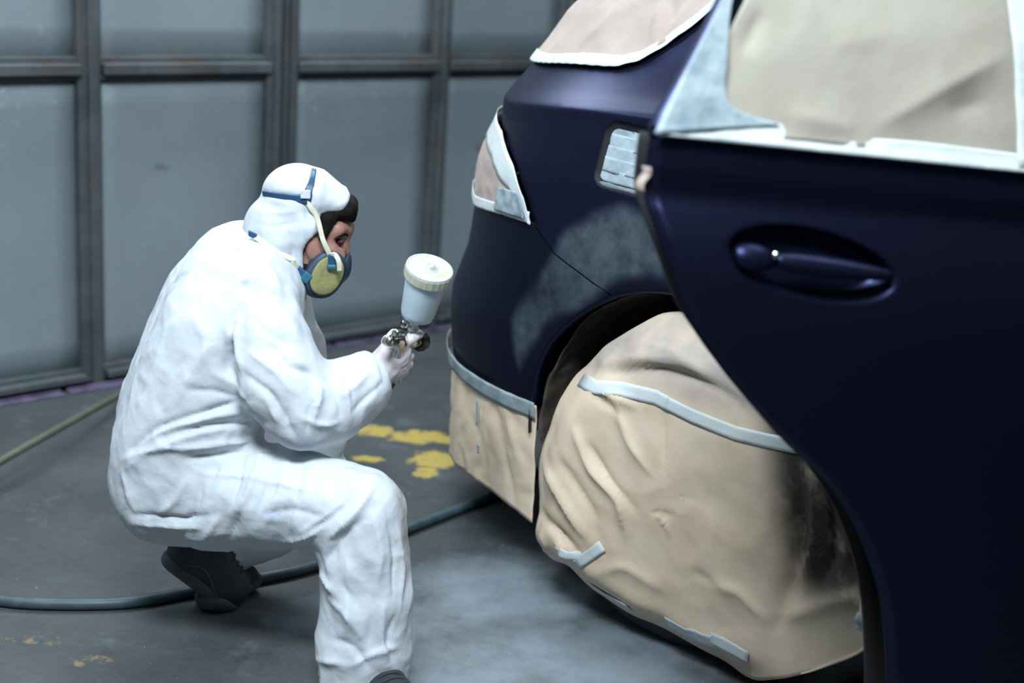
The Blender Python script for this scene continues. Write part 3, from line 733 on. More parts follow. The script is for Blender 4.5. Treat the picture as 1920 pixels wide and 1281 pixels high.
# paper skirt under the bumper
rts = empty('masking_paper', cw(np.array([-.6, .15, .13])), 'brown paper skirt hanging below the rear bumper', 'paper')
tk = np.linspace(-.80, -.160, 90); nk = 30; V = []
for t in tk:
    for q in np.linspace(0, 1, nk):
        zb = .148 + .012 * math.sin(t * 14) - .02 * ss(-.5, -.62, t); z = .40 - q * (.40 - zb)
        p = S(t, .40, -.006 + .004).copy(); inward = .010 * q; p = S(t, .40 , .003 - inward); p[2] = z; V.append(p)
sheet('paper', cw(np.array(V)), 90, nk, M_paper, rts, (8, .010, 12), folds=[([(930, 760), (945, 850), (965, 940)], .010, .010), ([(950, 770), (975, 870)], -.010, .010), ([(880, 720), (860, 800)], .006, .012)])
tt = np.linspace(-.80, -.158, 90); sheet('masking_tape', band(tt, .374 + 0 * tt, .412 + 0 * tt, .012), 90, 6, M_tapeb, rts, (30, .0025, 14))
for (a, b, z0, z1) in ((-.31, -.303, .30, .36), (-.30, -.292, .24, .26)):
    tt = np.linspace(a, b, 6); sheet('masking_tape', cw(np.array([[*S(t, .40, .012)[:2], z] for t in tt for z in np.linspace(z0, z1, 8)])), 6, 8, M_tapeb, rts, (40, .003, 15))
# oversprayed paper stuffed into the wheel arch
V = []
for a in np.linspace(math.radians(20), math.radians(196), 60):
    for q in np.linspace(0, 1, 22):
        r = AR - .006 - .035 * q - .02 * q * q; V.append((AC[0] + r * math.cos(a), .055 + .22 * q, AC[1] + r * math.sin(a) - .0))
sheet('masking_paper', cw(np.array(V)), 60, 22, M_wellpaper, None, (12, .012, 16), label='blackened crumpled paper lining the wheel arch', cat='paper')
# paper over the wheel
OUT = [(.05,.655),(-.04,.672),(-.119,.663),(-.141,.655),(-.196,.618),(-.252,.569),(-.291,.522),(-.308,.505),(-.346,.432),(-.371,.347),(-.38,.288),(-.372,.232),(-.373,.18),(-.380,.136),(-.335,.100),(-.291,.106),(-.263,.086),(-.23,.074),(-.139,.052),(-.054,.049),(.042,.034),(.129,.028),(.166,.040),(.275,.106),(.362,.176),(.39,.22),(.36,.35),(.28,.49),(.17,.60),(.05,.655)]
OUT = np.array(OUT)[::-1]; nb, nr = 220, 48
dl_ = np.r_[0, np.cumsum(np.hypot(*np.diff(OUT, axis=0).T))]; sb = np.linspace(0, dl_[-1], nb, endpoint=False)
B = np.stack([np.interp(sb, dl_, OUT[:, 0]), np.interp(sb, dl_, OUT[:, 1])], 1); C0 = np.array([-.02, .35])
for _ in range(2): B = .25 * np.roll(B, 1, 0) + .5 * B + .25 * np.roll(B, -1, 0)
V = []
for i in range(nb):
    flap = ss(.05, .25, B[i, 0]) * ss(.40, .15, B[i, 1]); top = ss(.45, .6, B[i, 1])
    for j, q in enumerate(np.r_[np.linspace(0.0005, 1, nr - 3), 1.0, .995, .99]):
        p = C0 + (B[i] - C0) * q; rim = ss(.72, 1.0, q) if j < nr - 3 else 1.0
        y = -.046 - .010 * (1 - q * q) + .052 * rim * rim * (1 - flap) - .02 * flap * q
        if j >= nr - 3: y += (.02, .05, .08)[j - nr + 3] * (1 - flap)
        V.append((p[0], y, p[1]))
rtc = empty('masking_paper', cw(np.array([-.05, -.03, .05])), 'large crumpled brown paper wrapped over the rear wheel', 'paper')
wf = [([(1020, 870), (1070, 960), (1100, 1010)], .014, .016), ([(1012, 960), (1050, 1000), (1085, 1040)], -.012, .012), ([(1040, 850), (1110, 960), (1120, 1010)], -.008, .016),
      ([(1075, 800), (1110, 880), (1165, 940), (1175, 1010)], .012, .018), ([(1100, 830), (1140, 900), (1190, 960)], -.010, .014), ([(1150, 740), (1180, 830), (1220, 890)], .007, .016),
      ([(1245, 770), (1240, 890)], -.005, .014), ([(1235, 965), (1250, 985), (1255, 1005)], .006, .006), ([(1225, 960), (1262, 968)], -.005, .006),
      ([(1100, 690), (1160, 700), (1230, 690), (1300, 705), (1360, 735), (1400, 770)], -.012, .018), ([(1120, 680), (1200, 672), (1290, 685), (1380, 740)], .010, .02),
      ([(1130, 735), (1190, 760)], .008, .010), ([(1110, 740), (1170, 780)], -.006, .010), ([(1320, 1090), (1390, 1110), (1440, 1170)], .009, .02), ([(1300, 1075), (1350, 1100)], -.006, .014),
      ([(1490, 800), (1500, 950), (1490, 1060), (1450, 1190)], -.020, .030), ([(1520, 880), (1530, 1000), (1500, 1100)], .016, .016), ([(1560, 900), (1560, 1040), (1530, 1110)], -.016, .016),
      ([(1590, 930), (1590, 1050)], .016, .014), ([(1470, 1160), (1560, 1130), (1620, 1120)], .010, .02), ([(1180, 640), (1250, 650), (1330, 700)], .008, .016), ([(1100, 1080), (1170, 1060), (1250, 1110)], .006, .02),
      ([(1015, 1000), (1035, 1040)], .012, .010), ([(1045, 1010), (1060, 1050)], .010, .008)]
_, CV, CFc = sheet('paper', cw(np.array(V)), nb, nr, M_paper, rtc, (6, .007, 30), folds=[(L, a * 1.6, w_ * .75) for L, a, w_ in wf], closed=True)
cb = bvh_of(CV, CFc)
def spray_shade_mask(V, poly, soft):
    d_ = V - _o; zc = d_ @ _fw; X = CX + FPX * (d_ @ _R) / zc; Y = CY + FPX * (d_ @ _D) / zc
    P = np.array(poly, float); dd_ = np.full(len(V), 1e4); ins = np.zeros(len(V), bool)
    for i in range(len(P)):
        a, b = P[i], P[(i + 1) % len(P)]; ab = b - a; t = np.clip(((X - a[0]) * ab[0] + (Y - a[1]) * ab[1]) / (ab @ ab), 0, 1)
        dd_ = np.minimum(dd_, np.hypot(X - a[0] - t * ab[0], Y - a[1] - t * ab[1]))
        ins ^= ((a[1] > Y) != (b[1] > Y)) & (X < (b[0] - a[0]) * (Y - a[1]) / (b[1] - a[1] + 1e-9) + a[0])
    return ss(-soft, soft, np.where(ins, dd_, -dd_))
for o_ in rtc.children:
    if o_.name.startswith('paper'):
        n_ = len(CV); a_ = spray_shade_mask(CV, [(1436, 790), (1450, 900), (1474, 1010), (1490, 1085), (1530, 1128), (1700, 1122), (1700, 780)], 38)  # black overspray and the open door's shade, painted together into the paper colour
        g_ = spray_shade_mask(CV, [(1000, 560), (1090, 700), (1200, 715), (1300, 750), (1500, 800), (1500, 560)], 30)
        attr(o_, 'spray_shade', np.tile(a_, 2)); attr(o_, 'mist', np.tile(g_, 2))
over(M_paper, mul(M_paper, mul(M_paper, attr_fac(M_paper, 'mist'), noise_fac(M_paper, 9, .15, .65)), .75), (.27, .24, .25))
over(M_paper, mul(M_paper, mul(M_paper, attr_fac(M_paper, 'spray_shade'), noise_fac(M_paper, 14, .05, .50)), .94), (.022, .020, .020))
tape('masking_tape', cb, [(1090, 712), (1116, 727), (1165, 730), (1230, 745), (1260, 762)], .033, M_tape, rtc)
tape('masking_tape', cb, [(1250, 755), (1300, 780), (1380, 812), (1440, 826), (1500, 838)], .030, M_tape, rtc, .004)
tape('masking_tape', cb, [(1044, 1033), (1062, 1042), (1092, 1043)], .022, M_tape, rtc, .003, 6)
tape('masking_tape', cb, [(1080, 1058), (1100, 1045), (1132, 1022)], .026, M_tape, rtc, .006, 8)
tape('masking_tape', cb, [(1108, 1094), (1140, 1116), (1180, 1138)], .034, M_tape, rtc, .004, 10, False)
tape('masking_tape', cb, [(1252, 1164), (1290, 1186), (1345, 1206)], .046, M_tape, rtc, .004, 10, False)
tape('masking_tape', cb, [(1335, 1194), (1370, 1212), (1405, 1232)], .034, M_tape, rtc, .006, 10, False)
# paper hanging in the door opening, seen past the door edge
V = [(.36 + .10 * v + .012 * math.sin(9 * u), -.06 - .03 * u + .015 * math.sin(7 * u + 4 * v), .02 + .48 * u) for u in np.linspace(0, 1, 30) for v in np.linspace(0, 1, 12)]
rtd = empty('masking_paper', cw(np.array([.4, -.06, .02])), 'narrow brown paper strip hanging behind the open door edge', 'paper')
sheet('paper', cw(np.array(V)), 30, 12, M_paper, rtd, (14, .010, 41))
V = [(.345 + .03 * v, -.075 + .004 * math.sin(8 * u), .22 + .03 * u) for u in np.linspace(0, 1, 8) for v in np.linspace(0, 1, 6)]
sheet('masking_tape', cw(np.array(V)), 8, 6, M_tapeb, rtd, (40, .004, 42))
# window of the rear door: paper with broad tape
rtw2 = empty('masking_paper', cw(dp(np.array(.55), np.array(1.085))), 'large beige paper masking the window of the open rear door', 'paper')
ps, zz = np.linspace(.306, .76, 70), np.linspace(1.092, 1.447, 60)
V = np.array([dp(np.minimum(np.array(p), frame_left(z) - .03), np.array(z), .004) for p in ps for z in zz])[:, :]
V = V.reshape(70, 60, 3)[::-1].reshape(-1, 3)
sheet('paper', cw(V), 70, 60, M_paper3, rtw2, (4, .006, 44), folds=[([(1640, 240), (1760, 170), (1890, 100)], .008, .02), ([(1780, 210), (1850, 190)], -.006, .02), ([(1395, 100), (1430, 20)], -.008, .015), ([(1480, 215), (1600, 240)], .006, .02), ([(1560, 90), (1680, 60)], .004, .03)])
def dband(pts_lo, pts_hi, n1, n2, off, mat, seed, amp=.003):
    a = spline(pts_lo, n1); b = spline(pts_hi, n1); V = []
    for i in range(n1):
        for q in np.linspace(0, 1, n2):
            c_ = a[i] + (b[i] - a[i]) * q; V.append(dp(np.array(c_[0]), np.array(c_[1]), off))
    sheet('masking_tape', cw(np.array(V)), n1, n2, mat, rtw2, (24, amp, seed))
dband([(.250,1.083),(.443,1.083),(.572,1.083),(.712,1.083),(.842,1.083)], [(.250,1.106),(.447,1.109),(.56,1.107),(.70,1.113),(.836,1.100)], 80, 8, .009, M_tape, 46, .002)
dband([(.847,1.085),(.812,1.153),(.782,1.21),(.757,1.259),(.740,1.293),(.654,1.45)], [(.670,1.112),(.742,1.131),(.747,1.2),(.742,1.259),(.715,1.30),(.62,1.45)], 60, 14, .013, M_tapeb, 47, .003)
dband([(.262,1.09),(.274,1.204),(.285,1.307),(.30,1.45)], [(.312,1.09),(.321,1.204),(.336,1.307),(.36,1.45)], 30, 6, .010, M_tape, 48)
V = [dp(np.array(.842 + .004 * math.sin(u * 6) + .008 * v), np.array(1.005 + .035 * u), -.004 - .010 * v) for u in np.linspace(0, 1, 8) for v in np.linspace(0, 1, 5)]
sheet('tape_flag', cw(np.array(V)), 8, 5, M_paper2, rtw2, (40, .003, 49))

# ------------------------------------------------------------------ painter
FA = math.radians(12); PF = np.array([math.cos(FA), math.sin(FA), 0]); PL = np.array([-math.sin(FA), math.cos(FA), 0])
def yN(x, y, base=2.79):
    X = px(x, y, base)[0]; return base + .21 * (X + .71)
def q_(x, y, Y, r): return px(x, y, Y), r * mpp(x, y, Y)
def chain(G, pts, k=.03, f=None, shift=None, dr=0.):
    """pts: (x, y, Y, r_px) joints -> smooth chain of tapered limbs"""
    J = [q_(*p) for p in pts]
    for (a, ra), (b, rb) in zip(J[:-1], J[1:]):
        if shift is not None: a = a + shift; b = b + shift
        d = G.cone(a, b, ra + dr, rb + dr); f = d if f is None else smin(f, d, k)
    return f
TOR = [(318, 905, 104), (338, 850, 118), (368, 770, 122), (402, 690, 124), (436, 610, 122), (462, 555, 104)]
TORN = [(x, y, yN(x, y, 2.80), r) for x, y, r in TOR]
LEGR = [(322, 912, 2.80, 106), (420, 925, 2.77, 99), (510, 932, 2.73, 92), (600, 945, 2.69, 82), (678, 962, 2.66, 76)]
SHINR = [(678, 962, 2.66, 76), (680, 1040, 2.65, 76), (686, 1120, 2.645, 80), (684, 1200, 2.64, 83), (682, 1262, 2.635, 86)]
ARMR = [(492, 570, 2.77, 66), (502, 640, 2.74, 72), (528, 715, 2.71, 76), (568, 768, 2.70, 68)]
FORR = [(568, 768, 2.70, 66), (622, 755, 2.73, 64), (668, 727, 2.77, 56), (716, 692, 2.82, 44)]
LEGL = [(350, 890, 3.03, 95), (470, 885, 3.06, 86), (585, 893, 3.09, 66)]
SHINL = [(585, 893, 3.09, 64), (500, 985, 3.06, 58), (425, 1035, 3.02, 44)]
ARML = [(520, 560, 3.10, 60), (545, 660, 3.16, 58), (560, 750, 3.17, 52)]
FORL = [(560, 750, 3.17, 52), (590, 790, 3.12, 46), (612, 820, 3.08, 38)]
def suit_field(G, dr=0., k=.035):
    f = chain(G, TORN, .04, dr=dr); f = smin(f, chain(G, TORN, .04, shift=PL * .20, dr=dr), .12)
    f = smin(f, chain(G, LEGR, k, dr=dr), .03); f = smin(f, chain(G, LEGL, k, dr=dr), .03)
    g = chain(G, SHINR, k, dr=dr); f = smin(f, g, .028)
    f = smin(f, chain(G, SHINL, k, dr=dr), .03)
    a = smin(chain(G, ARMR, k, dr=dr), chain(G, FORR, k, dr=dr), .03)
    f = smin(f, a, .022); f = smin(f, smin(chain(G, ARML, k, dr=dr), chain(G, FORL, k, dr=dr), .03), .03)
    # collar and shoulders
    f = smin(f, chain(G, [(470, 545, 2.90, 92), (505, 500, 2.93, 66), (520, 478, 2.94, 58)], .03, dr=dr), .06)
    return f
lo = np.min([px(200, 850, 2.8), px(560, 1300, 2.55), px(560, 300, 2.8)], 0) - .06; lo[1] = 2.50; lo[2] = .015
hi = np.array([px(780, 900, 2.8)[0] + .03, 3.28, px(520, 440, 2.95)[2] + .05])
G = Grid(lo, hi, .0052)
f = suit_field(G)
# openings: trouser hem of the front leg, cuffs
hemc = px(684, 1262, 2.64); f = smax(f, -G.plane(hemc, (0, -.06, 1)) * 0 - (G.Z - .030), .006)
cufR = px(703, 698, 2.81); dcf = px(716, 692, 2.82) - px(650, 738, 2.755); dcf /= np.linalg.norm(dcf)
near = G.cone(cufR - dcf * .02, cufR + dcf * .10, .09, .07); f = np.where(near < .01, smax(f, G.plane(cufR + dcf * .004, dcf + np.array([.25, 0, .12])), .004), f)
cufL = px(440, 1028, 3.03); dcl = px(425, 1035, 3.02) - px(500, 985, 3.06); dcl /= np.linalg.norm(dcl)
near = G.cone(cufL, cufL + dcl * .12, .08, .08); f = np.where(near < .02, smax(f, G.plane(cufL + dcl * .028, dcl), .006), f)
SV, SF = G.mesh(f); SN = vnormals(SV, SF); sb_ = bvh_of(SV, SF)
SFOLD = [
  # torso: back, side, waist gathers
  ([(440, 640), (425, 690), (450, 735)], -.018, .012), ([(395, 640), (360, 700), (330, 760)], .005, .018), ([(330, 560), (300, 660), (270, 750), (235, 840)], .004, .02),
  ([(240, 850), (300, 800), (380, 775), (480, 745)], -.010, .010), ([(255, 835), (320, 800), (400, 780), (470, 770)], .008, .010), ([(235, 880), (290, 840), (360, 815), (440, 800)], .006, .012),
  ([(300, 820), (380, 800), (500, 790)], -.008, .009), ([(330, 845), (420, 830), (500, 825)], .008, .010), ([(350, 860), (440, 848), (520, 845)], -.010, .008), ([(230, 865), (260, 850), (320, 838), (400, 836)], .007, .009),
  ([(420, 545), (470, 520), (520, 545)], .006, .012), ([(400, 470), (450, 470), (500, 520)], -.006, .012), ([(425, 455), (480, 480), (525, 530)], .007, .010), ([(385, 520), (450, 530), (500, 570)], -.004, .014),
  ([(360, 590), (390, 640), (380, 720)], .004, .018), ([(470, 545), (430, 590), (425, 650)], .006, .010), ([(400, 700), (440, 720), (470, 760)], .006, .010), ([(350, 730), (410, 735), (460, 755)], -.005, .010),
  # sleeve
  ([(448, 590), (442, 640), (455, 700)], .010, .010), ([(500, 640), (540, 690), (575, 700)], -.007, .010), ([(470, 660), (520, 700), (560, 745)], .007, .010), ([(460, 700), (510, 740), (540, 790)], -.008, .010),
  ([(560, 690), (590, 705), (600, 720)], -.012, .010), ([(590, 700), (600, 740), (585, 790)], .010, .009), ([(610, 705), (635, 745), (640, 790)], -.008, .010), ([(625, 700), (650, 740), (655, 790)], .008, .009),
  ([(540, 750), (535, 790), (560, 825)], -.006, .010), ([(500, 745), (520, 790)], .006, .008), ([(640, 745), (670, 720), (700, 690)], .006, .008), ([(655, 775), (690, 745), (720, 715)], -.006, .008), ([(690, 665), (705, 700), (725, 735)], .005, .006),
  ([(520, 570), (550, 610), (555, 660)], .004, .012), ([(480, 600), (520, 640), (560, 650)], -.004, .012), ([(560, 780), (600, 800), (640, 790)], .006, .008), ([(590, 750), (580, 775), (575, 810)], -.007, .007),
  # thigh gathers
  ([(430, 850), (420, 880), (400, 920)], .007, .009), ([(460, 850), (450, 900), (430, 960)], -.007, .009), ([(490, 845), (480, 890), (450, 960)], .008, .009), ([(515, 850), (510, 900), (480, 970)], -.007, .009),
  ([(540, 855), (530, 910), (500, 985)], .007, .010), ([(570, 862), (560, 920), (530, 1000)], -.006, .010), ([(350, 870), (380, 890), (470, 895), (600, 925)], .004, .007), ([(380, 900), (370, 950), (350, 990)], -.009, .009), ([(345, 905), (330, 940), (290, 970)], .007, .010),
  ([(250, 965), (300, 965), (345, 975), (400, 965)], -.008, .008), ([(255, 980), (320, 985), (380, 990)], .007, .010), ([(410, 970), (380, 1015)], .008, .008), ([(450, 960), (430, 1010)], -.007, .010), ([(230, 880), (240, 930), (255, 960)], .005, .01),
  ([(620, 1010), (660, 970), (690, 930), (705, 905)], .012, .012), ([(590, 990), (640, 955), (670, 925)], -.010, .010), ([(560, 1000), (620, 965), (650, 940)], .007, .010), ([(490, 965), (550, 955), (610, 970)], -.006, .012), ([(530, 1020), (580, 1005), (610, 985)], .009, .009), ([(640, 880), (690, 895), (720, 890)], .005, .012),
  # shin
  ([(605, 1060), (640, 1010), (680, 975)], -.008, .012), ([(650, 1030), (655, 1120), (650, 1200)], .006, .014), ([(700, 960), (715, 1040), (705, 1120)], .007, .012), ([(725, 960), (740, 1040), (735, 1130)], -.007, .010),
  ([(745, 980), (755, 1060), (750, 1150)], .006, .010), ([(690, 1060), (700, 1140), (690, 1220)], -.006, .012), ([(720, 1130), (715, 1190), (725, 1240)], .008, .010), ([(610, 1120), (650, 1150), (680, 1200)], .006, .012), ([(620, 1200), (660, 1210), (690, 1245)], -.006, .012), ([(600, 1075), (625, 1110)], .010, .010),
  ([(740, 1150), (725, 1200), (740, 1250)], -.006, .010), ([(660, 1250), (700, 1225), (745, 1215)], .007, .010), ([(640, 1090), (670, 1140)], -.005, .012), ([(595, 1235), (640, 1245)], .007, .012)]
SV = fold(SV, SN, sb_, [(L, a * 1.15, w_ * .72) for L, a, w_ in SFOLD])
wq = SV + .03 * np.stack([nz(SV, 6, 11), nz(SV, 6, 12), nz(SV, 6, 13)], 1)
ridge = lambda s_, k_: (1 - np.abs(nz(wq * np.array([1., 1., .75]), s_, k_)) * 3.2).clip(-.4, 1)
cr_ = ridge(9, 2) * .62 + nz(SV, 4, 5) * .9 + ridge(19, 8) * .30 - ridge(14, 15) * .35
SV = SV + SN * (.0050 * cr_)[:, None]

# head, neck and slim body inside the suit (one mesh)
HY = 2.935
def hp(x, y, d=0.): return px(x, y, HY) + PL * d
hm = mpp(570, 430, HY)
def head_field(G):
    up = px(548, 320, HY) - px(592, 540, HY); up /= np.linalg.norm(up); fr = np.cross(PL, up) * -1; fr = np.cross(up, PL); fr /= np.linalg.norm(fr)
    if fr[0] < 0: fr = -fr
    ax = (fr, PL, up)
    f = G.ell(hp(569, 402), (68 * hm, .068, 70 * hm), ax)
    f = smin(f, G.ell(hp(602, 448), (50 * hm, .060, 62 * hm), ax), .03)
    f = smin(f, G.cone(hp(582, 492, -.018), hp(606, 520, -.010), .043, .034), .03); f = smin(f, G.cone(hp(582, 492, .018), hp(606, 520, .010), .043, .034), .03)
    f = smin(f, G.cone(hp(630, 424, -.035), hp(640, 424, 0), .018, .022), .02); f = smin(f, G.cone(hp(630, 424, .035), hp(640, 424, 0), .018, .022), .02)
    f = smin(f, G.cone(hp(643, 446), hp(647, 472), .008, .010), .012)
    for s_ in (-1, 1):
        f = smax(f, -G.ell(hp(641, 446, .034 * s_), (.016, .016, .012), ax), .014)          # eye socket
        f = smin(f, G.cone(hp(618, 466, .044 * s_), hp(632, 476, .034 * s_), .014, .013), .02)   # cheekbone
        f = smin(f, G.ell(hp(585, 455, .066 * s_), (.016, .008, .028), ax), .008)             # ear
    return smin(f, G.cone(hp(556, 470), hp(500, 560), .055, .062), .03), ax
G = Grid(hp(440, 300)[0] * 0 + np.array([hp(440, 300)[0], HY - .16, hp(560, 590)[2]]), np.array([hp(690, 400)[0], HY + .16, hp(560, 300)[2] + .02]), .0036)
hf, HAX = head_field(G); HV, HF = G.mesh(hf); hb = bvh_of(HV, HF)
lo2 = lo.copy(); G2 = Grid(lo2, hi, .011); bf = suit_field(G2, dr=-.030, k=.03)
bf = smin(bf, G2.cone(px(680, 715, 2.80), px(722, 685, 2.828), .016, .014), .02); bf = np.where(G2.X > px(705, 690, 2.82)[0], np.maximum(bf, G2.cone(px(700, 700, 2.81), px(735, 675, 2.835), .016, .014)), bf)
bf = smin(bf, G2.cone(px(684, 1230, 2.64), px(684, 1295, 2.64), .04, .04), .02); bf = smin(bf, G2.cone(px(440, 1025, 3.03), px(395, 1060, 2.99), .035, .035), .02)
BV, BF = G2.mesh(bf)
V, F = np.concatenate([HV, BV]), np.concatenate([HF, BF + len(HV)])
person = mk('person', V, F, M_skin, None, label='crouching person in white hooded coverall and respirator, spraying the car bumper', cat='person')
suit = mk('coverall', SV, SF, M_suit, person)
def smear(L, wd_):
    P_ = np.array([p for p in (hit(sb_, *q)[0] for q in dense_px(L, 6)) if p is not None])
    D_ = np.full(len(SV), 9.); lo_, hi_ = P_.min(0) - .06, P_.max(0) + .06; m_ = np.where(np.all((SV > lo_) & (SV < hi_), axis=1))[0]
    D_[m_] = np.sqrt(((SV[m_][:, None] - P_[None])**2).sum(-1)).min(1); return np.exp(-(D_ / wd_)**2)
attr(suit, 'dirt', smear([(747, 915), (752, 950), (757, 990), (760, 1025)], .016)); attr(suit, 'ink', np.clip(smear([(515, 618), (555, 612)], .016) + .8 * smear([(512, 695), (530, 672)], .006) + .7 * smear([(480, 965), (530, 962)], .010), 0, 1))
over(M_suit, mul(M_suit, mul(M_suit, attr_fac(M_suit, 'dirt'), noise_fac(M_suit, 30, .30, .60)), .8), (.16, .13, .10))
over(M_suit, mul(M_suit, mul(M_suit, attr_fac(M_suit, 'ink'), noise_fac(M_suit, 26, .40, .66)), .55), (.30, .42, .72))

# hood
G = Grid(np.array([hp(430, 300)[0], HY - .19, hp(560, 600)[2]]), np.array([hp(690, 400)[0], HY + .19, hp(560, 300)[2] + .03]), .004)
h0, _ = head_field(G)
f = G.ell(hp(556, 366), (63 * hm, .088, 58 * hm), HAX); f = smin(f, G.ell(hp(525, 424), (63 * hm, .090, 62 * hm), HAX), .016)
f = smin(f, G.ell(hp(566, 415), (60 * hm, .090, 62 * hm), HAX), .02)
for d in (-.034, 0, .034): f = smin(f, G.cone(hp(598, 362, d), hp(637, 374, d * .9), .044, .027), .016)
f = smin(f, G.cone(hp(530, 450, -.02), hp(532, 505, -.03), .074, .060), .03); f = smin(f, G.cone(hp(530, 450, .02), hp(532, 505, .03), .074, .060), .03)
f = smin(f, G.cone(hp(548, 480, -.045), hp(552, 520, -.04), .034, .026), .02); f = smin(f, G.cone(hp(548, 480, .045), hp(552, 520, .04), .034, .026), .02)
# face opening: in front of a leaning plane, deeper round the cheeks
a_, b_2 = hp(656, 374), hp(556, 528); e_ = b_2 - a_; e_ /= np.linalg.norm(e_); pn = np.cross(e_, PL); pn /= np.linalg.norm(pn)
if pn[0] < 0: pn = -pn
op = G.plane(hp(610, 428), pn)
op2 = G.cone(hp(636, 438), hp(602, 512), .074, .060)
cut = smax(-op, -smin(op2, G.plane(hp(600, 600), (0, 0, -1)) + 10, .01), .01)
f = smax(f, -np.minimum(np.maximum(-op, op2 - .0), 9) * 0 + op - .004, .008)
f = smax(f, -op2, .006)
f = smax(f, -(h0 - .006), .003)
OV, OF = G.mesh(f); ON = vnormals(OV, OF); ob = bvh_of(OV, OF)
HFOLD = [([(494, 363), (520, 367), (550, 371), (578, 374)], -.010, .007), ([(578, 370), (586, 345), (589, 320)], -.006, .007), ([(600, 412), (620, 394), (640, 380), (660, 376)], .005, .006), ([(495, 350), (530, 340), (560, 330)], .003, .012), ([(480, 395), (520, 400), (560, 395)], .005, .010), ([(475, 420), (520, 425), (560, 415)], -.004, .010),
         ([(585, 330), (590, 370), (600, 395)], .004, .010), ([(600, 335), (615, 360), (640, 365)], -.004, .010), ([(625, 345), (650, 365)], .005, .008), ([(560, 400), (570, 440), (560, 500)], .004, .010), ([(540, 430), (550, 470), (545, 510)], -.005, .009), ([(520, 450), (530, 500)], .005, .009), ([(590, 400), (585, 450), (570, 500)], .005, .006), ([(575, 385), (580, 430)], -.004, .008)]
OV = fold(OV, ON, ob, HFOLD); OV = OV + ON * (.003 * ((1 - 2 * np.abs(nz(OV, 10, 4))) * .5 + nz(OV, 6, 9)))[:, None]
hood = mk('hood', OV, OF, M_suit, suit); ob = bvh_of(OV, OF)
# hair fringe, sideburn, eyebrow, eye, beard
G = Grid(np.array([hp(570, 300)[0], HY - .11, hp(560, 470)[2]]), np.array([hp(690, 400)[0], HY + .11, hp(560, 350)[2]]), .003)
h0, _ = head_field(G)
tl_ = np.array([.94, 0, .34]); f = G.ell(hp(629, 391), (.044, .058, .017), (tl_, PL, np.cross(tl_, PL)))
f = smin(f, G.cone(hp(648, 386, -.036), hp(648, 386, .036), .014, .014), .02)
for d in (-.030, 0., .030): f = smin(f, G.cone(hp(654, 390, d), hp(659, 407, d * .8), .012, .006), .022)
for s_ in (-1, 1): f = smin(f, G.cone(hp(610, 402, .056 * s_), hp(601, 434, .066 * s_), .018, .008), .012)
wob = (.0007 * np.sin(G.Y * 900 + G.X * 160) + .0005 * np.sin(G.Y * 1700 + G.Z * 220)).astype(np.float32); f = f + wob
V, F = G.mesh(f); mk('hair', V, F, M_hair, person)
G = Grid(np.array([hp(540, 300)[0], HY - .09, hp(560, 575)[2]]), np.array([hp(625, 400)[0], HY + .09, hp(560, 480)[2]]), .0035)
h0, _ = head_field(G); f = np.maximum(h0 - .004, G.cone(hp(568, 512, -.08), hp(568, 512, .08), .035, .035)); V, F = G.mesh(f); mk('beard', V, F, M_hair, person)
for s_ in (-1, 1):
    V, F = lathe(hp(635, 448, .035 * s_) , PL * s_, [(.001, -.008), (.006, -.006), (.0085, 0), (.006, .006), (.001, .008)], 14); mk('eye', V, F, M_eye, person)
    pts = []
    for (x, y, d) in ((622, 439, .052), (634, 434, .044), (646, 434, .026), (650, 437, .014)):
        h_ = hb.find_nearest(Vector(hp(x, y, d * s_))); pts.append(np.array(h_[0]))
    V, F = tube(spline(pts, 10), np.array([.001, .002, .0028, .0032, .0034, .0034, .0032, .003, .0026, .0015]), 8); mk('eyebrow', V, F, M_hair, person)

# respirator
resp = None
G = Grid(np.array([hp(555, 300)[0], HY - .12, hp(560, 585)[2]]), np.array([hp(690, 400)[0] + .02, HY + .12, hp(560, 430)[2]]), .0032)
h0, _ = head_field(G)
f = G.cone(hp(636, 472), hp(622, 500), .019, .033); f = smin(f, G.cone(hp(620, 495), hp(596, 526), .040, .038), .03)
f = smin(f, G.cone(hp(614, 496, -.03), hp(598, 518, -.032), .032, .034), .02); f = smin(f, G.cone(hp(614, 496, .03), hp(598, 518, .032), .032, .034), .02)
f = smax(f, -(h0 - .001), .003); V, F = G.mesh(f); resp = mk('respirator', V, F, M_mask, person)
cax = -PL * .92 + np.array([.30, 0, -.10]); cax /= np.linalg.norm(cax)
def cartridge(c, axd):
    x, y, z = frame_from(axd, (.5, 0, .8))
    prof = [(.032, -.022), (.0445, -.016), (.0465, .004), (.0455, .010), (.038, .012)]
    V, F = lathe(c, axd, prof, 40, lambda a, h: 1 + .13 * math.cos(2 * (a - 1.13))); o = mk('filter_housing', V, F, M_mask, resp)
    V, F = lathe(c, axd, [(.039, .008), (.0385, .012), (.035, .0138), (.02, .0142), (.0005, .0142)], 40, lambda a, h: 1 + .13 * math.cos(2 * (a - 1.13))); mk('filter_pad', V, F, M_filter, resp)
cartridge(hp(606, 501, -.064), cax); cartridge(hp(612, 515, .066), np.array([cax[0], -cax[1] * .9, cax[2]]))
V, F = lathe(hp(628, 506), np.array([.85, .1, -.35]), [(.02, -.01), (.020, .014), (.016, .020), (.002, .021)], 24); mk('exhale_valve', V, F, M_mask, resp)
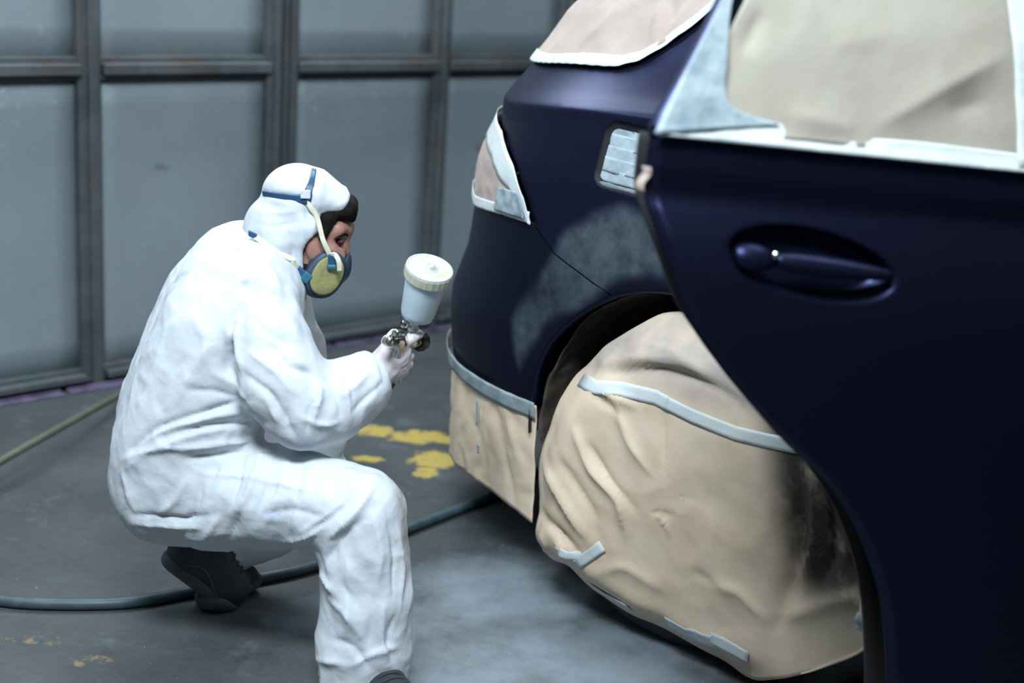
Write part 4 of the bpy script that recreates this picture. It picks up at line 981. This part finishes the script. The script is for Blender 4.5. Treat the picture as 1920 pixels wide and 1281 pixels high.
def strap(name, L, wd, mat, bv=ob, off=.003, extra=None, th=.0016):
    P, N = [], []
    for q in dense_px(L, 6):
        p, n = hit(bv, *q)
        if p is None: continue
        if n @ ray(*q) > 0: n = -n
        P.append(p); N.append(n)
    # light smoothing
    P = np.array(P); N = np.array(N)
    for _ in range(4):
        if len(P) > 4: P[1:-1] = .25 * P[:-2] + .5 * P[1:-1] + .25 * P[2:]; N[1:-1] = .25 * N[:-2] + .5 * N[1:-1] + .25 * N[2:]
    N /= np.linalg.norm(N, axis=1, keepdims=True)
    if callable(wd): wd = wd(np.linspace(0, 1, len(P)))
    return tape3(name, P, N, wd, mat, resp, None, off, th)
strap('head_harness', [(496, 362), (520, 366), (550, 371), (578, 373)], lambda u: .010 + .014 * u**3, M_blue, off=.005)
strap('head_harness', [(573, 374), (581, 354), (586, 336), (588, 320)], lambda u: .010 + .016 * (1 - u)**2, M_blue, off=.005)
V, F = bbox_bevel(hit(ob, 572, 364)[0] + hit(ob, 572, 364)[1] * .006, (.020, .006, .018), (PF, PL, UZ), .002); mk('harness_buckle', V, F, M_conn, resp, smooth=False)
up_pts = [hit(ob, 574, 372), hit(ob, 583, 388), hit(ob, 592, 408)]
P = [p + (n if n @ ray(600, 420) < 0 else -n) * .005 for p, n in up_pts]; P += [hp(600, 432, -.088), hp(610, 455, -.084), hp(615, 468, -.078)]
P = spline(P, 24); N = np.tile(-PL, (24, 1)); tape3('strap', P, N, .010, M_strap, resp, None, 0, .002)
V, F = bbox_bevel(hp(617, 474, -.078), (.016, .010, .030), (PF, PL, UZ), .003); mk('buckle', V, F, M_blue, resp, smooth=False)
V, F = bbox_bevel(hp(617, 484, -.080), (.020, .010, .010), (PF, PL, UZ), .003); mk('buckle', V, F, M_teal, resp, smooth=False)
P = spline([hp(613, 464, -.080), hp(622, 461, -.088), hp(629, 472, -.092), hp(631, 492, -.088)], 18); tape3('strap', P, np.tile(-PL, (18, 1)), .010, M_strap, resp, None, 0, .002)
# lower strap round the neck
low = []
for q in ((484, 440), (500, 452), (520, 466), (540, 481), (552, 490)):
    p, n = hit(ob, *q)
    if p is None: p, n = hit(sb_, *q)
    if p is not None: low.append(p + (n if n @ ray(*q) < 0 else -n) * .016)
low += [hp(558, 492, -.084)]
P = spline(low, 26); tape3('strap', P, np.tile(-PL * .9 + UZ * .4, (26, 1)) / np.linalg.norm(-PL * .9 + UZ * .4), .011, M_strap, resp, None, 0, .002)
V, F = bbox_bevel(low[0], (.020, .010, .012), (PF * .9 - UZ * .4, PL, UZ), .002); mk('buckle', V, F, M_blue, resp, smooth=False)
dr_ = np.array([.80, 0, -.60])
V, F = bbox_bevel(hp(562, 495, -.084), (.030, .012, .018), (dr_, PL, np.array([.6, 0, .8])), .003); mk('buckle', V, F, M_blue, resp, smooth=False)
V, F = bbox_bevel(hp(570, 502, -.088), (.018, .014, .022), (dr_, PL, np.array([.6, 0, .8])), .003); mk('buckle', V, F, M_teal, resp, smooth=False)

# shoes
def shoe(heel, ball, toe, up, instep=True):
    heel, ball, toe, up = [np.array(v, float) for v in (heel, ball, toe, up)]
    lo_ = np.min([heel, ball, toe], 0) - .09; hi_ = np.max([heel, ball, toe, heel + up * .10], 0) + .09
    lo_[2] = max(lo_[2], .0); G = Grid(lo_, hi_, .0038)
    fw = ball - heel; fw /= np.linalg.norm(fw); sd_ = np.cross(up, fw); sd_ /= np.linalg.norm(sd_); n1 = np.cross(fw, sd_)
    f2 = toe - ball; f2 /= np.linalg.norm(f2); n2 = np.cross(f2, sd_)
    def slab(a, b, r0, r1, n, th):
        c = G.cone(a + n * th, b + n * th, r0, r1); return smax(c, np.abs(G.plane(a + n * th * .5, n)) - th * .5 - .002, .008)
    sole = smin(slab(heel, ball, .036, .048, n1, .026), slab(ball, toe, .048, .038, n2, .024), .012)
    upr = smin(G.cone(heel + n1 * .045, ball + n1 * .038, .036, .044), G.cone(ball + n2 * .034, toe + n2 * .026, .042, .030), .02)
    upr = smin(upr, G.cone(heel + n1 * .05 + fw * .01, heel + n1 * .105 + fw * .018, .036, .040), .02); upr = smin(upr, G.cone(heel + n1 * (.10 if instep else .055) + fw * .05, ball + n1 * (.05 if instep else .04), .034, .036), .03)
    f_up = upr
    V, F = G.mesh(np.maximum(f_up, -G.Z + .004)); o = mk('shoe', V, F, M_shoe, person)
    V, F = G.mesh(np.maximum(sole, -G.Z + .001)); mk('sole', V, F, M_sole, o)
    b_ = bvh_of(*G.mesh(f_up))
    for k_ in range(4):   # laces over the instep
        c = heel + (ball - heel) * (.52 + .13 * k_) + n1 * .13; pts = []
        for s_ in np.linspace(-.024, .024, 7):
            h_ = b_.ray_cast(Vector(c + sd_ * s_), Vector(-n1))
            if h_[0] is not None: pts.append(np.array(h_[0]) + n1 * .002)
        if len(pts) > 3: V, F = tube(np.array(pts), .0028, 6); mk('lace', V, F, M_lace, o)
    for s_, hh in ((-1, .034), (1, .034)):   # stitched band along the side
        pts = []
        for q in np.linspace(.06, .98, 12):
            c = heel + (ball - heel) * q + n1 * (hh + .018 * math.sin(q * 5)) + sd_ * s_ * .12; h_ = b_.ray_cast(Vector(c), Vector(-sd_ * s_))
            if h_[0] is not None: pts.append(np.array(h_[0]))
        if len(pts) > 3: V, F = tube(np.array(pts), .0022, 6); mk('seam', V, F, M_sole, o)
    return o
heel = px(318, 1068, 2.93); ball = pz(405, 1128, .012); toe = pz(462, 1098, .016)
fw = ball - heel; upv = np.cross(np.cross(fw, UZ), fw); upv /= np.linalg.norm(upv)
shoe(heel, ball, toe, upv)
hb_ = px(690, 1290, 2.66); hb_[2] = .004
shoe(hb_, hb_ + np.array([.07, -.145, 0]), hb_ + np.array([.095, -.205, 0]), UZ, False)

# spray gun
gun = empty('spray_gun', px(775, 660, 2.84), 'gravity-feed spray gun with milky plastic cup held in the gloved hand', 'spray gun')
cb0, ct0 = px(778, 606, 2.845), px(805, 505, 2.800); cax_ = ct0 - cb0; CLn = np.linalg.norm(cax_); cax_ /= CLn
cm = mpp(790, 550, 2.83); r0, r1 = 33 * cm, 41 * cm; H_ = CLn
V, F = lathe(cb0, cax_, [(.009, -.004), (.010, .004), (.013, .008), (r0 * .62, .012), (r0 * .92, .020), (r0, .032), (r1 * .98, H_ - .018), (r1, H_ - .006)], 44); mk('cup', V, F, M_cup, gun)
V, F = lathe(cb0, cax_, [(r1 * 1.03, H_ - .020), (r1 * 1.09, H_ - .019), (r1 * 1.10, H_ - .002), (r1 * 1.06, H_ + .003), (r1 * .98, H_ + .003)], 96, lambda a, h: 1 + .018 * (1 if (a * 24 / (2 * math.pi)) % 1 < .22 else 0)); lid = mk('lid_ring', V, F, M_ring, gun, smooth=False)
V, F = lathe(cb0, cax_, [(r1 * 1.075, H_ - .003), (r1 * 1.09, H_ + .002), (r1 * 1.07, H_ + .005), (r1 * 1.02, H_ + .004), (r1 * .96, H_ + .001), (r1 * .5, H_ + .003), (r1 * .2, H_ + .004)], 48); mk('lid', V, F, M_lid, gun)
V, F = lathe(cb0 + cax_ * (H_ + .003), cax_, [(.012, 0), (.0095, .002), (.008, .007), (.0055, .008), (.0045, .003), (.001, .002)], 24); mk('vent_cap', V, F, M_lid, lid)
V, F = lathe(cb0 - cax_ * .022, cax_, [(.009, 0), (.011, .004), (.0115, .010), (.008, .014), (.0085, .022)], 24); mk('cup_neck', V, F, M_cup, gun)
gr, gf = px(734, 640, 2.775), px(784, 640, 2.885); gd = gf - gr; GL = np.linalg.norm(gd); gd /= GL; gu = cax_ - gd * (cax_ @ gd); gu /= np.linalg.norm(gu)
GG = Grid(np.min([gr, gf, px(735, 712, 2.8)], 0) - .05, np.max([gr, gf, cb0], 0) + .05, .0028)
f = GG.cone(gr + gd * .01, gf, .014, .013); f = smin(f, GG.cone(gf - gd * .035, cb0 - cax_ * .014, .013, .010), .01)
f = smin(f, GG.cone(gr + gd * .025, px(741, 708, 2.842), .015, .014), .015); f = smin(f, GG.cone(gf - gd * .045 + gu * .012, gf - gd * .02 + gu * .012, .006, .008), .006)
V, F = GG.mesh(f); mk('gun_body', V, F, M_metal, gun)
V, F = lathe(gf - gd * .004, gd, [(.015, 0), (.019, .003), (.020, .014), (.017, .018), (.011, .020), (.010, .026), (.003, .027)], 28); mk('air_cap', V, F, M_dmetal, gun)
V, F = lathe(gf + gd * .004, gd, [(.018, 0), (.0215, .003), (.0215, .010), (.018, .012)], 36, lambda a, h: 1 + .03 * math.cos(a * 12)); mk('cap_ring', V, F, M_dmetal, gun)
kprof = lambda r, l: [(r * .6, 0), (r * .65, -l * .3), (r, -l * .35), (r, -l * .95), (r * .85, -l), (r * .1, -l)]
V, F = lathe(gr + gd * .012, gd, kprof(.0105, .034), 24, lambda a, h: 1 + .03 * math.cos(a * 12)); mk('fluid_knob', V, F, M_metal, gun)
k2 = px(752, 625, 2.80); V, F = lathe(k2 + gd * .012, gd, kprof(.0085, .040), 24, lambda a, h: 1 + .03 * math.cos(a * 12)); mk('fan_knob', V, F, M_metal, gun)
k3 = px(758, 608, 2.82); V, F = lathe(k3, px(770, 614, 2.85) - k3, [(.001, -.009), (.006, -.008), (.0088, 0), (.006, .008), (.005, .014), (.005, .026)], 20); mk('side_knob', V, F, M_metal, gun)
P = spline([gf - gd * .030 - gu * .010, gf - gd * .022 - gu * .030, gf - gd * .035 - gu * .055, gf - gd * .045 - gu * .070], 14); V, F = tube(P, .0045, 8); mk('trigger', V, F, M_metal, gun)

# gloves
def glove(segs, lo_, hi_, k=.008):
    G = Grid(lo_, hi_, .0024); f = None
    for (a, b, ra, rb, kk_) in segs:
        d = G.cone(a, b, ra, rb); f = d if f is None else smin(f, d, kk_)
    V, F = G.mesh(f); N = vnormals(V, F); V = V + N * (.0012 * (1 - 2 * np.abs(nz(V, 55, 3))))[:, None]
    return mk('glove', V, F, M_glove, person)
W = px(712, 694, 2.822)
seg = [(px(684, 716, 2.80), W, .029, .029, .02), (W, px(740, 665, 2.835), .030, .033, .02), (px(722, 676, 2.85), px(746, 690, 2.845), .024, .022, .02), (px(735, 662, 2.825), px(752, 650, 2.83), .021, .015, .02)]
def fing(pts, r):
    return [(px(*a), px(*b), r - .0006 * i, r - .0006 * (i + 1), .006) for i, (a, b) in enumerate(zip(pts[:-1], pts[1:]))]
seg += fing([(750, 652, 2.815), (770, 637, 2.828), (786, 627, 2.846)], .0098)
seg += fing([(752, 664, 2.82), (767, 668, 2.852), (758, 664, 2.886), (742, 664, 2.888)], .0100)
seg += fing([(748, 678, 2.82), (765, 682, 2.852), (755, 680, 2.886), (740, 679, 2.886)], .0098)
seg += fing([(742, 691, 2.825), (757, 697, 2.852), (749, 695, 2.882), (736, 693, 2.882)], .0088)
seg += fing([(722, 660, 2.86), (726, 640, 2.88), (738, 626, 2.90)], .0112)
glove(seg, px(690, 720, 2.80) - .05, px(800, 620, 2.88) + .06)
WL = px(612, 822, 3.08); seg = [(px(600, 812, 3.09), px(628, 842, 3.06), .026, .028, .02)]
for i in range(4):
    b0 = px(632, 836 + 8 * i, 3.03 + .02 * i); seg += [(b0, px(648, 850 + 6 * i, 3.02 + .022 * i), .0095, .009, .006), (px(648, 850 + 6 * i, 3.02 + .022 * i), px(652, 868 + 5 * i, 3.03 + .022 * i), .009, .0085, .006)]
seg += [(px(620, 840, 3.03), px(634, 860, 3.00), .011, .010, .006)]
# the far hand rests on the far knee, hidden by the sleeve
seg = [(a - np.array([.10, -.10, .02]), b - np.array([.10, -.10, .02]), ra, rb, k_) for a, b, ra, rb, k_ in seg]
glove(seg, np.min([s[0] for s in seg], 0) - .06, np.max([s[1] for s in seg], 0) + .06)

# ------------------------------------------------------------------ hoses
ah = empty('air_hose', pz(0, 880, 0), 'green and black air hose with a pale coupling behind the painter', 'hose')
P = [pz(-260, 1030, .02), pz(-120, 945, .05), pz(0, 866, .08), pz(90, 815, .09), pz(170, 770, .08), pz(236, 734, .05)]
V, F = tube(spline(P, 60), .0115, 10); mk('green_hose', V, F, M_ghose, ah)
c0 = pz(236, 734, .05); c1 = pz(252, 722, .045); V, F = lathe(c0, c1 - c0, [(.012, -.01), (.016, 0), (.016, .03), (.012, .035), (.012, .05)], 18); mk('coupling', V, F, M_conn, ah)
P = [pz(250, 724, .045), pz(300, 735, .012), pz(380, 810, .012), pz(470, 900, .012), pz(560, 930, .06), px(612, 864, 3.20), px(640, 822, 3.10), px(690, 770, 3.0), px(728, 728, 2.90), px(740, 710, 2.845)]
V, F = tube(spline(P, 90), .0085, 10); mk('black_hose', V, F, M_bhose, ah)
r_ = .0135
HP = [(-140, 1100), (0, 1126), (110, 1133), (240, 1130), (345, 1112), (470, 1088), (600, 1058), (760, 994), (860, 955), (930, 925), (1010, 880)]
V, F = tube(spline([pz(x, y, r_) for x, y in HP], 110), r_, 12); mk('rubber_hose', V, F, M_hose, None, label='blue-grey rubber hose lying across the floor under the shoe', cat='hose')
